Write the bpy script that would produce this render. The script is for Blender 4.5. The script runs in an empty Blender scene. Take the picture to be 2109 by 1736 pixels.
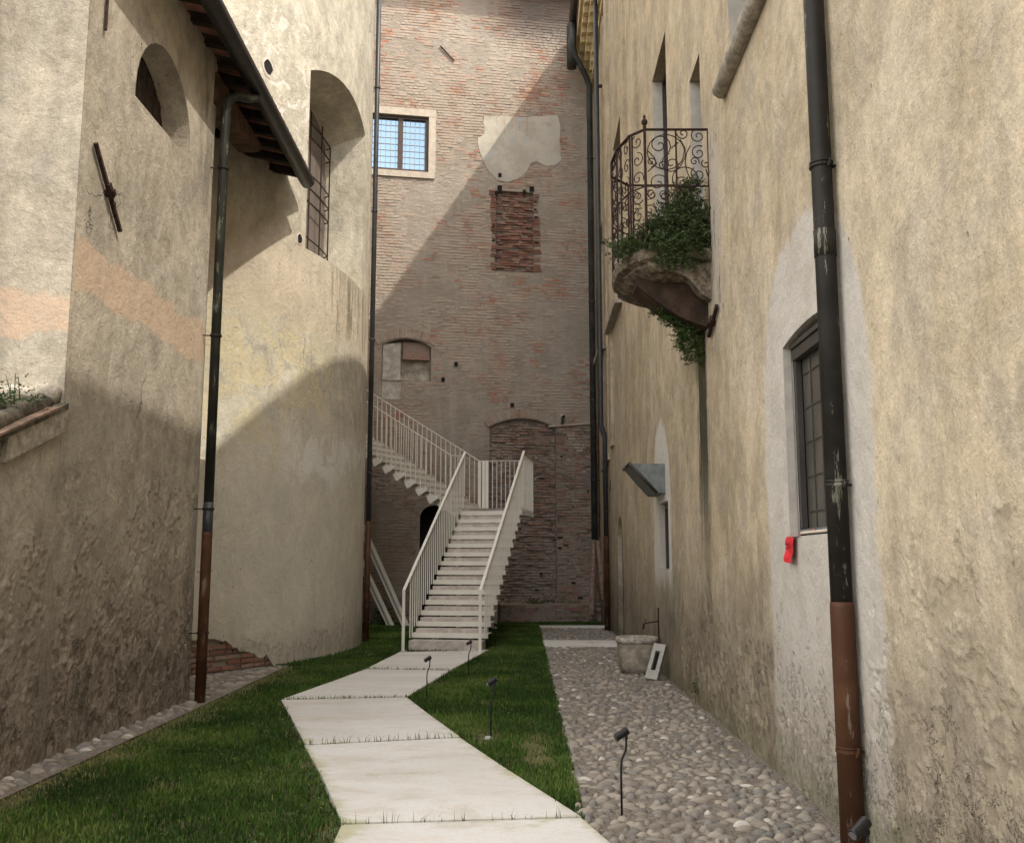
import bpy, math, random
from mathutils import Vector, noise as mnoise
import numpy as np
random.seed(7)
rng = np.random.default_rng(7)
S = bpy.context.scene
COL = S.collection
R = math.radians

# ---------------------------------------------------------------- camera, light
EYE = 1.6
F, CX, CY = 2014.0, 1054.5, 868.0
PITCH = math.atan(289 / F)
cam_d = bpy.data.cameras.new('camera')
cam_d.sensor_fit = 'HORIZONTAL'
cam_d.sensor_width = 36
cam_d.lens = 36 * F / 2109.0
cam_d.clip_end = 500
cam = bpy.data.objects.new('camera', cam_d)
COL.objects.link(cam)
cam.location = (0, 0, EYE)
cam.rotation_euler = (math.pi / 2 + PITCH, 0, 0)
S.camera = cam

SUN = Vector((1.0, -0.9, 1.63)).normalized()          # towards the sun
sun_d = bpy.data.lights.new('sun', 'SUN')
sun_d.energy = 2.15
sun_d.angle = R(0.7)
sun_d.color = (1.0, 0.93, 0.82)
sun = bpy.data.objects.new('sun', sun_d)
COL.objects.link(sun)
sun.rotation_euler = SUN.to_track_quat('Z', 'Y').to_euler()

W = bpy.data.worlds.new('World')
S.world = W
W.use_nodes = True
wt = W.node_tree
wt.nodes.clear()
wo = wt.nodes.new('ShaderNodeOutputWorld')
wb = wt.nodes.new('ShaderNodeBackground')
wb.inputs[1].default_value = 0.15
sky = wt.nodes.new('ShaderNodeTexSky')
sky.sky_type = 'NISHITA'
sky.sun_disc = False
sky.sun_elevation = math.asin(SUN.z)
sky.sun_rotation = math.atan2(SUN.x, SUN.y)
sky.dust_density = 2.5
sky.air_density = 0.9
# broken thin white cloud over the blue
tc = wt.nodes.new('ShaderNodeTexCoord')
mp = wt.nodes.new('ShaderNodeMapping')
mp.inputs['Scale'].default_value = (1.4, 1.4, 2.6)
cn = wt.nodes.new('ShaderNodeTexNoise')
cn.inputs['Scale'].default_value = 1.7
cn.inputs['Detail'].default_value = 6
cr = wt.nodes.new('ShaderNodeMapRange')
cr.inputs[1].default_value = 0.36
cr.inputs[2].default_value = 0.66
cr.inputs[3].default_value = 0.12
cr.inputs[4].default_value = 0.85
cm = wt.nodes.new('ShaderNodeMix')
cm.data_type = 'RGBA'
cm.inputs[7].default_value = (19.5, 18.4, 17.0, 1)
wt.links.new(tc.outputs['Generated'], mp.inputs[0])
wt.links.new(mp.outputs[0], cn.inputs['Vector'])
wt.links.new(cn.outputs[0], cr.inputs[0])
wt.links.new(cr.outputs[0], cm.inputs[0])
wt.links.new(sky.outputs[0], cm.inputs[6])
wt.links.new(cm.outputs[2], wb.inputs[0])
wt.links.new(wb.outputs[0], wo.inputs[0])

S.view_settings.view_transform = 'Standard'
S.view_settings.look = 'None'
S.view_settings.exposure = 0.86
S.view_settings.gamma = 1
S.view_settings.use_curve_mapping = False
S.cycles.max_bounces = 5
S.cycles.diffuse_bounces = 3
S.cycles.glossy_bounces = 2

# ---------------------------------------------------------------- geometry helpers
def ray(x, y):
    a = (x - CX) / F
    b = -(y - CY) / F
    return (a, math.cos(PITCH) - b * math.sin(PITCH), math.sin(PITCH) + b * math.cos(PITCH))
def gp(x, y, z=0.0):
    d = ray(x, y); t = (z - EYE) / d[2]
    return (d[0] * t, d[1] * t)
def atY(x, y, Y):
    d = ray(x, y); t = Y / d[1]
    return (d[0] * t, Y, EYE + d[2] * t)
def wall_hit(x, y, p, q):
    d = ray(x, y); n = (q[1] - p[1], -(q[0] - p[0]))
    t = (n[0] * p[0] + n[1] * p[1]) / (n[0] * d[0] + n[1] * d[1])
    return (d[0] * t, d[1] * t, EYE + d[2] * t)

ORG = {}
def V(*a): return Vector(a)

class MB:
    def __init__(s):
        s.v = []; s.f = []; s.c = []
    def add(s, vs, fs, c=None):
        n = len(s.v)
        s.v.extend([tuple(p) for p in vs])
        for f in fs:
            s.f.append(tuple(i + n for i in f)); s.c.append(c if c is not None else 0.0)
        return s
    def box(s, c, x, y, z, hx, hy, hz, col=None):
        """oriented box: centre, three unit axes, half sizes"""
        c = Vector(c); x = Vector(x) * hx; y = Vector(y) * hy; z = Vector(z) * hz
        vs = [c + x * i + y * j + z * k for k in (-1, 1) for j in (-1, 1) for i in (-1, 1)]
        fs = [(0, 2, 3, 1), (4, 5, 7, 6), (0, 1, 5, 4), (2, 6, 7, 3), (0, 4, 6, 2), (1, 3, 7, 5)]
        return s.add(vs, fs, col)
    def abox(s, x0, y0, z0, x1, y1, z1, col=None):
        return s.box(((x0 + x1) / 2, (y0 + y1) / 2, (z0 + z1) / 2), (1, 0, 0), (0, 1, 0), (0, 0, 1),
                     abs(x1 - x0) / 2, abs(y1 - y0) / 2, abs(z1 - z0) / 2, col)
    def bar(s, p, q, w, t, side=None, col=None):
        """rectangular bar from p to q; w along 'side', t across"""
        p = Vector(p); q = Vector(q); d = (q - p); L = d.length; d = d / L
        side = Vector(side) if side else Vector((0, 0, 1)).cross(d)
        if side.length < 1e-4: side = Vector((1, 0, 0))
        side = (side - d * side.dot(d)).normalized(); o = d.cross(side)
        return s.box((p + q) / 2, d, side, o, L / 2, w / 2, t / 2, col)
    def tube(s, pts, r, n=8, cap=True, col=None):
        pts = [Vector(p) for p in pts]
        rs = r if isinstance(r, (list, tuple)) else [r] * len(pts)
        vs = []; up = None
        for i, p in enumerate(pts):
            if i == 0: d = pts[1] - pts[0]
            elif i == len(pts) - 1: d = pts[-1] - pts[-2]
            else: d = (pts[i + 1] - pts[i]).normalized() + (pts[i] - pts[i - 1]).normalized()
            d = d.normalized() if d.length > 1e-9 else Vector((0, 0, 1))
            if up is None: up = Vector((0, 0, 1)) if abs(d.z) < 0.9 else Vector((1, 0, 0))
            a = (up - d * up.dot(d)).normalized(); up = a; b = d.cross(a)
            for k in range(n):
                t = 2 * math.pi * k / n
                vs.append(p + (a * math.cos(t) + b * math.sin(t)) * rs[i])
        fs = []
        for i in range(len(pts) - 1):
            for k in range(n):
                k2 = (k + 1) % n
                fs.append((i * n + k, i * n + k2, (i + 1) * n + k2, (i + 1) * n + k))
        if cap:
            fs.append(tuple(range(n - 1, -1, -1)))
            fs.append(tuple(range((len(pts) - 1) * n, len(pts) * n)))
        return s.add(vs, fs, col)
    def prism(s, poly, z0, z1, col=None):
        """poly: list of (x,y), counter-clockwise"""
        n = len(poly)
        vs = [(x, y, z0) for x, y in poly] + [(x, y, z1) for x, y in poly]
        fs = [tuple(range(n - 1, -1, -1)), tuple(range(n, 2 * n))]
        for i in range(n):
            j = (i + 1) % n
            fs.append((i, j, n + j, n + i))
        return s.add(vs, fs, col)
    def extr(s, poly3, d, col=None):
        """extrude a planar 3D polygon along vector d"""
        n = len(poly3); d = Vector(d)
        vs = [Vector(p) for p in poly3] + [Vector(p) + d for p in poly3]
        fs = [tuple(range(n - 1, -1, -1)), tuple(range(n, 2 * n))]
        for i in range(n):
            j = (i + 1) % n
            fs.append((i, j, n + j, n + i))
        return s.add(vs, fs, col)
    def build(s, name, mat, parent=None, smooth=False, col=False):
        o = ORG.get(parent.name, Vector((0, 0, 0))) if parent else Vector((0, 0, 0))
        vs = [(p[0] - o[0], p[1] - o[1], p[2] - o[2]) for p in s.v]
        me = bpy.data.meshes.new(name)
        me.from_pydata(vs, [], s.f)
        if smooth:
            me.polygons.foreach_set('use_smooth', [True] * len(me.polygons))
        if col:
            a = me.attributes.new('tone', 'FLOAT', 'FACE')
            a.data.foreach_set('value', s.c)
        me.materials.append(mat)
        me.update()
        ob = bpy.data.objects.new(name, me)
        COL.objects.link(ob)
        if parent:
            ob.parent = parent
            ORG[ob.name] = o
        return ob

def tag(o, label=None, cat=None, group=None, kind=None):
    if label: o['label'] = label
    if cat: o['category'] = cat
    if group: o['group'] = group
    if kind: o['kind'] = kind
    return o
def empty(name, loc, parent=None):
    o = bpy.data.objects.new(name, None)
    COL.objects.link(o)
    if parent:
        o.parent = parent
        org = ORG[parent.name]
        o.location = (0, 0, 0)
        ORG[o.name] = org
    else:
        o.location = loc
        ORG[o.name] = Vector(loc)
    o.empty_display_size = 0.2
    return o
def solid_fix(o):
    import bmesh
    bm = bmesh.new(); bm.from_mesh(o.data)
    bmesh.ops.recalc_face_normals(bm, faces=bm.faces)
    bm.to_mesh(o.data); bm.free()
    return o

def make_wall(mb, P, s0, s1, z0, z1, holes, ds=0.5, dz=None):
    """P(s, inward) -> (x, y).  holes: dict s0 s1 z0 z1 rise depth (dzs sill rise, dzt top drop)"""
    bps = set([s0, s1])
    n = max(1, int(round((s1 - s0) / ds)))
    for i in range(n + 1): bps.add(round(s0 + (s1 - s0) * i / n, 5))
    for h in holes:
        m = 14 if h.get('rise', 0) else 1
        for i in range(m + 1):
            t = i / m
            if h.get('rise', 0): t = 0.5 - 0.5 * math.cos(math.pi * t)
            bps.add(round(h['s0'] + (h['s1'] - h['s0']) * t, 5))
    bps = sorted(bps)
    b2 = [bps[0]]
    for b in bps[1:]:
        if b - b2[-1] > 1e-4: b2.append(b)
    bps = b2
    def top(h, s):
        if not h.get('rise', 0): return h['z1']
        hw = (h['s1'] - h['s0']) / 2; t = (s - (h['s0'] + hw)) / hw
        rc = (hw * hw + h['rise'] ** 2) / (2 * h['rise'])
        return h['z1'] + math.sqrt(max(0, rc * rc - (t * hw) ** 2)) - (rc - h['rise'])
    def pt(s, z, off=0):
        x, y = P(s, off); return (x, y, z)
    for a, b in zip(bps[:-1], bps[1:]):
        m = (a + b) / 2
        hs = sorted([h for h in holes if h['s0'] - 1e-4 <= a and b <= h['s1'] + 1e-4], key=lambda h: h['z0'])
        za, zb = z0, z0
        segs = []
        for h in hs:
            segs.append((za, zb, h['z0'], h['z0']))
            za, zb = top(h, a), top(h, b)
        segs.append((za, zb, z1, z1))
        for (p, q, r, t) in segs:
            if r - p > 1e-4 or t - q > 1e-4:
                mb.add([pt(a, p), pt(b, q), pt(b, t), pt(a, r)], [(0, 1, 2, 3)])
    for h in holes:
        d = h['depth']
        if d == 0: continue
        ss = [s for s in bps if h['s0'] - 1e-4 <= s <= h['s1'] + 1e-4]
        sr = h.get('dzs', 0); tr = h.get('dzt', 0)
        loop = [(h['s0'], h['z0'], sr)] + [(s, top(h, s), -tr) for s in ss] + [(h['s1'], h['z0'], sr)]
        for (a, za, ia), (b, zb, ib) in zip(loop, loop[1:] + loop[:1]):
            if abs(a - b) < 1e-6 and abs(za - zb) < 1e-6: continue
            mb.add([pt(a, za), pt(b, zb), pt(b, zb + ib, d), pt(a, za + ia, d)], [(0, 1, 2, 3)])
        if h.get('back', True):
            # back plate just behind the frame line
            vs = [pt(s, h['z0'] + sr, d) for s in ss] + [pt(s, top(h, s) - tr, d) for s in reversed(ss)]
            k = len(ss)
            mb_b = h.get('mb')
            if mb_b is not None:
                for i in range(k - 1):
                    mb_b.add([vs[i], vs[i + 1], vs[2 * k - 2 - i], vs[2 * k - 1 - i]], [(0, 1, 2, 3)])
    return mb

def relief_patch(name, P, s0, s1, z0, z1, mat, parent, step, bias, seed, lip=0.014):
    """fine grid of wall with shells of plaster really missing; P(s, inward)"""
    ns = int((s1 - s0) / step); nz = int((z1 - z0) / step); vs = []; fl = []
    for j in range(nz + 1):
        z = z0 + (z1 - z0) * j / nz
        for i in range(ns + 1):
            s = s0 + (s1 - s0) * i / ns
            p = Vector((s * 1.5, seed, z * 1.25))
            big = mnoise.noise(p * 0.55)
            n = mnoise.fractal(p * 2.5, 0.75, 2.1, 6) * 0.62
            b = bias(s, z) + big * 0.35
            t = min(1, max(0, (n + b) / 0.035))
            n2 = mnoise.fractal(p * 4.3 + Vector((9, 4, 2)), 0.7, 2.1, 5) * 0.55
            t2 = min(1, max(0, (n2 + b - 0.10) / 0.04))
            fine = mnoise.noise(p * 22) * 0.0022 + mnoise.noise(p * 9) * 0.0018
            edge = min(1, i / 8, (ns - i) / 8, j / 2 + .4, (nz - j) / 8)
            d = (t * lip + t2 * lip * 0.9 + fine * (1 + 1.6 * t) - (0.006 if 0.0 < n + b + 0.06 and t == 0 else 0)) * edge
            x, y = P(s, d)
            vs.append((x, y, z)); fl.append(t + t2 * t if edge >= 1 else 0)
    fs = [(j * (ns + 1) + i, j * (ns + 1) + i + 1, (j + 1) * (ns + 1) + i + 1, (j + 1) * (ns + 1) + i) for j in range(nz) for i in range(ns)]
    o = MB().add(vs, fs).build(name, mat, parent, smooth=True)
    a = o.data.attributes.new('flake', 'FLOAT', 'POINT'); a.data.foreach_set('value', fl)
    return o

# ---------------------------------------------------------------- material helpers
class G:
    """small node-graph builder"""
    def __init__(s, name):
        s.m = bpy.data.materials.new(name); s.m.use_nodes = True
        s.t = s.m.node_tree; s.t.nodes.clear()
        s.out = s.n('ShaderNodeOutputMaterial')
        s.b = s.n('ShaderNodeBsdfPrincipled')
        s.l(s.b.outputs[0], s.out.inputs[0])
        s.pos = s.n('ShaderNodeNewGeometry').outputs['Position']
        sx = s.n('ShaderNodeSeparateXYZ'); s.l(s.pos, sx.inputs[0])
        s.X, s.Y, s.Z = sx.outputs
        s.b.inputs['Specular IOR Level'].default_value = 0.25
    def n(s, t): return s.t.nodes.new(t)
    def l(s, a, b): s.t.links.new(a, b)
    def put(s, sock, v):
        if isinstance(v, (int, float)): sock.default_value = v
        elif isinstance(v, tuple): sock.default_value = v if len(v) == 4 or sock.type == 'VECTOR' else (*v, 1)
        else: s.l(v, sock)
    def math(s, op, a, b=0.0, c=None, clamp=False):
        x = s.n('ShaderNodeMath'); x.operation = op; x.use_clamp = clamp
        s.put(x.inputs[0], a); s.put(x.inputs[1], b)
        if c is not None: s.put(x.inputs[2], c)
        return x.outputs[0]
    def mul(s, a, b): return s.math('MULTIPLY', a, b)
    def add(s, a, b): return s.math('ADD', a, b)
    def sub(s, a, b): return s.math('SUBTRACT', a, b)
    def mx(s, a, b): return s.math('MAXIMUM', a, b)
    def mn(s, a, b): return s.math('MINIMUM', a, b)
    def noise(s, scale, detail=5, rough=0.6, sv=(1, 1, 1), off=(0, 0, 0), dist=0, coord=None):
        m = s.n('ShaderNodeMapping'); m.inputs['Scale'].default_value = sv; m.inputs['Location'].default_value = off
        s.l(coord or s.pos, m.inputs[0])
        x = s.n('ShaderNodeTexNoise'); x.inputs['Scale'].default_value = scale
        x.inputs['Detail'].default_value = detail; x.inputs['Roughness'].default_value = rough
        x.inputs['Distortion'].default_value = dist
        s.l(m.outputs[0], x.inputs['Vector'])
        return x.outputs[0]
    def voro(s, scale, sv=(1, 1, 1), feat='F1', out=0, coord=None):
        m = s.n('ShaderNodeMapping'); m.inputs['Scale'].default_value = sv
        s.l(coord or s.pos, m.inputs[0])
        x = s.n('ShaderNodeTexVoronoi'); x.inputs['Scale'].default_value = scale; x.feature = feat
        s.l(m.outputs[0], x.inputs['Vector'])
        return x.outputs[out]
    def step(s, v, a, b, o0=0.0, o1=1.0):
        x = s.n('ShaderNodeMapRange'); x.interpolation_type = 'SMOOTHSTEP'
        s.put(x.inputs[0], v); s.put(x.inputs[1], a); s.put(x.inputs[2], b); s.put(x.inputs[3], o0); s.put(x.inputs[4], o1)
        return x.outputs[0]
    def mix(s, f, a, b, mode='MIX'):
        x = s.n('ShaderNodeMix'); x.data_type = 'RGBA'; x.blend_type = mode
        s.put(x.inputs[0], f); s.put(x.inputs[6], a); s.put(x.inputs[7], b)
        return x.outputs[2]
    def ramp(s, v, stops, const=False):
        x = s.n('ShaderNodeValToRGB'); e = x.color_ramp.elements
        if const: x.color_ramp.interpolation = 'CONSTANT'
        while len(e) < len(stops): e.new(0.5)
        for i, (p, c) in enumerate(stops):
            e[i].position = p; e[i].color = (*c, 1)
        s.l(v, x.inputs[0]); return x.outputs[0]
    def band(s, v, lo, hi, e):
        """1 inside lo..hi with soft edge e"""
        return s.mul(s.step(v, lo - e, lo + e), s.step(v, hi - e, hi + e, 1.0, 0.0))
    def bump(s, h, strength=0.5, dist=0.02, nrm=None):
        x = s.n('ShaderNodeBump'); x.inputs['Strength'].default_value = strength
        x.inputs['Distance'].default_value = dist
        s.put(x.inputs['Height'], h)
        if nrm is not None: s.l(nrm, x.inputs['Normal'])
        return x.outputs[0]
    def fin(s, col, rough=0.85, nrm=None, metal=0, spec=None):
        s.put(s.b.inputs['Base Color'], col); s.put(s.b.inputs['Roughness'], rough)
        s.b.inputs['Metallic'].default_value = metal
        if spec is not None: s.b.inputs['Specular IOR Level'].default_value = spec
        if nrm is not None: s.l(nrm, s.b.inputs['Normal'])
        return s.m

def plaster(name, c1, c2, c3, damp=(0.2, 0.17, 0.13), damp_h=1.3, flake_h=1.2, flake=0.5, extra=None, streak=0.5,
            flake_col=None, low=(0.2, 0.16, 0.12), seed=0.0, grain=0.5):
    g = G(name)
    o = (seed, seed * 1.7, seed * 0.6)
    big = g.noise(0.55, 5, 0.6, off=o)
    med = g.noise(2.3, 6, 0.65, off=o, dist=0.4)
    stk = g.noise(3.2, 7, 0.7, sv=(1, 1, 0.17), off=o, dist=0.5)
    stk2 = g.noise(9, 5, 0.7, sv=(1, 1, 0.12), off=o, dist=0.4)
    fine = g.noise(45, 3, 0.75)
    sp = g.noise(11, 5, 0.75, off=o)
    col = g.mix(g.step(big, 0.36, 0.64), c1, c2)
    col = g.mix(g.mul(g.step(med, 0.44, 0.68), 0.7), col, c3)
    col = g.mix(g.mul(g.step(g.noise(1.2, 7, 0.7, off=(o[1], 4, o[0]), sv=(1, 1, 0.6)), 0.5, 0.66), 0.5), col, tuple(min(.75, x * 1.13) for x in c3))
    col = g.mix(g.mul(g.step(stk, 0.46, 0.7), streak), col, tuple(x * 0.72 for x in c1))
    col = g.mix(g.mul(g.step(stk2, 0.5, 0.75), streak * 0.35), col, tuple(min(0.8, x * 1.25) for x in c2))
    col = g.mix(g.mul(g.step(sp, 0.55, 0.8), 0.35), col, tuple(x * 0.6 for x in c1))
    # rising damp
    zz = g.add(g.Z, g.mul(g.sub(med, 0.5), 1.9))
    zz = g.add(zz, g.mul(g.sub(stk, 0.5), 1.5))
    dm = g.step(zz, damp_h * 0.25, damp_h * 1.1, 0.85, 0.0)
    col = g.mix(dm, col, damp)
    # flaking: shells of plaster lost near the ground
    fl = g.noise(3.4, 6, 0.72, off=(o[0] + 4, o[1], o[2]), sv=(1, 1, 0.8))
    fb = g.noise(0.9, 3, 0.5, off=(o[0], o[1] + 6, o[2]))
    fh = g.step(g.add(g.Z, g.mul(g.sub(fb, 0.5), 2.0)), flake_h * 0.2, flake_h * 1.25, 0.12 * flake, -0.3)
    fm = g.step(g.add(fl, fh), 0.555, 0.57)
    fl2 = g.noise(7.5, 5, 0.75, off=(o[0] + 9, o[1], o[2]), sv=(1, 1, 0.55))
    fm2 = g.step(g.add(fl2, fh), 0.63, 0.645)
    inner = g.mix(g.step(sp, 0.4, 0.62), flake_col or tuple((a + b) / 2 for a, b in zip(damp, c2)), low)
    col = g.mix(g.mul(fm, 0.55), col, inner)
    col = g.mix(g.mul(fm2, 0.6), col, low)
    pit = g.voro(5.5, sv=(1, 1, 0.7))
    pits = g.mul(g.step(pit, 0.03, 0.09, 1.0, 0.0), g.step(big, 0.45, 0.6))
    col = g.mix(g.mul(pits, 0.6), col, tuple(x * 0.35 for x in c1))
    # broad grime, wisps and sandy grain
    gr = g.noise(1.5, 7, 0.75, off=(o[2], o[0] + 3, o[1]), sv=(1, 1, 0.7), dist=0.35)
    gv = g.step(gr, 0.34, 0.66, 0.74, 1.10)
    gv = g.mul(gv, g.step(g.noise(6, 4, 0.8, off=(o[0] + 2, 0, 0)), 0.3, 0.7, 0.84, 1.08))
    gv = g.mul(gv, g.step(fine, 0.3, 0.7, 0.90, 1.07))
    cb = g.n('ShaderNodeCombineColor'); g.l(gv, cb.inputs[0]); g.l(gv, cb.inputs[1]); g.l(gv, cb.inputs[2])
    col = g.mix(1.0, col, cb.outputs[0], 'MULTIPLY')
    wrp = g.n('ShaderNodeVectorMath'); wrp.operation = 'ADD'
    g.l(g.pos, wrp.inputs[0])
    wn = g.n('ShaderNodeTexNoise'); wn.inputs['Scale'].default_value = 2.2; wn.inputs['Detail'].default_value = 4; g.l(g.pos, wn.inputs['Vector']); g.l(wn.outputs[1], wrp.inputs[1])
    ck = g.voro(0.7, sv=(1, 1, 0.55), feat='DISTANCE_TO_EDGE', coord=wrp.outputs[0])
    ckm = g.mul(g.step(ck, 0.002, 0.007, 1.0, 0.0), g.step(g.noise(0.7, 3, 0.5, off=(o[1], o[2], o[0])), 0.60, 0.68))
    col = g.mix(g.mul(ckm, 0.5), col, tuple(x * 0.35 for x in c1))
    fa = g.n('ShaderNodeAttribute'); fa.attribute_name = 'flake'
    fv = fa.outputs['Fac']
    col = g.mix(g.mul(g.step(fv, 0.35, 0.6), 0.6), col, flake_col or tuple((a + b) / 2 for a, b in zip(damp, c2)))
    col = g.mix(g.mul(g.step(fv, 1.2, 1.6), 0.6), col, low)
    if extra: col = extra(g, col, med, stk, fine)
    yb = None
    h = g.add(g.mul(fine, 0.10 * grain * 2), g.mul(sp, 0.35 * grain * 2))
    h = g.add(h, g.mul(med, 0.9))
    h = g.sub(h, g.mul(ckm, 0.8))
    h = g.sub(h, g.mul(fm, 0.75)); h = g.sub(h, g.mul(fm2, 0.6)); h = g.sub(h, g.mul(pits, 0.5))
    h = g.add(h, g.mul(gr, 0.8))
    nrm = g.bump(h, 0.95, 0.034)
    return g.fin(col, 0.9, nrm, spec=0.15)

def simple(name, c, rough=0.6, metal=0, var=0.25, scale=6, bump=0.2, spec=0.3, bdist=0.01, sv=(1, 1, 1)):
    g = G(name)
    a = g.noise(scale, 6, 0.65, sv=sv)
    b = g.noise(scale * 6, 4, 0.6, sv=sv)
    col = g.mix(g.step(a, 0.35, 0.68), tuple(x * (1 - var) for x in c), tuple(min(0.85, x * (1 + var)) for x in c))
    col = g.mix(g.mul(g.step(b, 0.5, 0.75), 0.35), col, tuple(x * (1 - var * 1.4) for x in c))
    return g.fin(col, rough, g.bump(g.add(a, g.mul(b, 0.4)), bump, bdist), metal, spec)

# brick: tone attribute or per-object random picks the fired colour
def brick_mat(name, mortar, smear_lo, smear_hi, dirt=0.3, palette=None, dark_lo=False, seed=0):
    g = G(name)
    at = g.n('ShaderNodeAttribute'); at.attribute_name = 'tone'
    oi = g.n('ShaderNodeObjectInfo')
    t = g.math('FRACT', g.add(at.outputs['Fac'], oi.outputs['Random']))
    pal = palette or [(0.0, (0.40, 0.175, 0.115)), (0.12, (0.40, 0.22, 0.15)), (0.28, (0.31, 0.19, 0.145)), (0.44, (0.43, 0.29, 0.215)),
                      (0.62, (0.40, 0.29, 0.225)), (0.80, (0.29, 0.205, 0.165)), (0.9, (0.46, 0.36, 0.265))]
    col = g.ramp(t, pal, True)
    n1 = g.noise(1.1, 6, 0.65, off=(seed, 0, 0))
    n2 = g.noise(9, 6, 0.75, off=(seed, 0, 0))
    n3 = g.noise(45, 4, 0.7)
    s = g.add(n1, g.mul(g.sub(n2, 0.5), 0.9))
    sm = g.step(s, smear_lo, smear_hi)
    col = g.mix(g.mul(sm, 0.9), col, mortar)
    col = g.mix(g.mul(g.step(n2, 0.5, 0.7), dirt), col, (0.13, 0.105, 0.085))
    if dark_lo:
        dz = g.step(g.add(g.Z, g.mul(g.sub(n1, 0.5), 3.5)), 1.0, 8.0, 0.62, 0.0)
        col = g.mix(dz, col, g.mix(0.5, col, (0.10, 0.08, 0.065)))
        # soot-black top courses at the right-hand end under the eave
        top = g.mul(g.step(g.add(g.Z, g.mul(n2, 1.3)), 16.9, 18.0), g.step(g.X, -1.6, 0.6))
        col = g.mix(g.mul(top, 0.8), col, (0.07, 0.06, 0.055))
    h = g.add(g.mul(n2, 0.8), g.mul(n3, 0.3))
    return g.fin(col, 0.92, g.bump(h, 0.8, 0.02), spec=0.12)

def mortar_mat(name, c1, c2, dark_lo=False, seed=0):
    g = G(name)
    a = g.noise(1.3, 6, 0.65, off=(seed, 0, 0)); b = g.noise(7, 7, 0.75, dist=0.5); c = g.noise(40, 4, 0.7)
    v = g.noise(2.5, 5, 0.6, sv=(1, 1, 0.12))
    col = g.mix(g.step(a, 0.35, 0.65), c1, c2)
    col = g.mix(g.mul(g.step(b, 0.5, 0.72), 0.4), col, tuple(x * 0.5 for x in c1))
    col = g.mix(g.mul(g.step(v, 0.5, 0.72), 0.4), col, tuple(min(0.75, x * 1.3) for x in c2))
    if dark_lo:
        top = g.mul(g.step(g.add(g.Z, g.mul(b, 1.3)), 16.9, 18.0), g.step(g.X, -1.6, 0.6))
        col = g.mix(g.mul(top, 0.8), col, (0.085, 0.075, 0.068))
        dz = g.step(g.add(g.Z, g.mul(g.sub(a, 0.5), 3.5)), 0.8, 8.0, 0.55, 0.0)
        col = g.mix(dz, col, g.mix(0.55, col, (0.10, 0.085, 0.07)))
    return g.fin(col, 0.93, g.bump(g.add(g.mul(g.noise(5, 8, 0.78, sv=(1, 1, 2.2)), 1.6), g.mul(c, 0.35)), 1.0, 0.05), spec=0.1)

# walls --------------------------------------------------------------------
def grey_extra(g, col, med, stk, fine):
    # faded orange paint band, on the flank z 4.0-4.45, on the gable 3.6-3.9
    n = g.noise(1.6, 6, 0.7, dist=0.3)
    zf = g.add(g.Z, g.mul(g.sub(n, 0.5), 0.5))
    flank = g.mul(g.step(g.Y, 8.16, 8.2), g.band(zf, 3.98, 4.42, 0.025))
    gable = g.mul(g.step(g.Y, 8.155, 8.165, 1.0, 0.0), g.band(zf, 3.52, 3.9, 0.025))
    m = g.mul(g.mx(flank, gable), g.step(g.noise(7, 7, 0.8), 0.36, 0.52, 0.45, 0.95))
    col = g.mix(g.mul(m, 0.85), col, (0.47, 0.345, 0.245))
    # black run-off by the downpipe under the eave
    dk = g.mul(g.mul(g.band(g.Y, 11.25, 11.75, 0.16), g.step(g.Z, 5.0, 7.0)), g.step(stk, 0.4, 0.62))
    return g.mix(g.mul(dk, 0.7), col, (0.08, 0.07, 0.055))
M_grey = plaster('grey_plaster', (0.37, 0.325, 0.255), (0.46, 0.41, 0.325), (0.41, 0.375, 0.31), damp=(0.29, 0.25, 0.20),
                 damp_h=2.0, flake_h=1.7, flake=0.8, extra=grey_extra, streak=0.4, low=(0.15, 0.115, 0.085), seed=1.3,
                 flake_col=(0.30, 0.26, 0.21))

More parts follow.
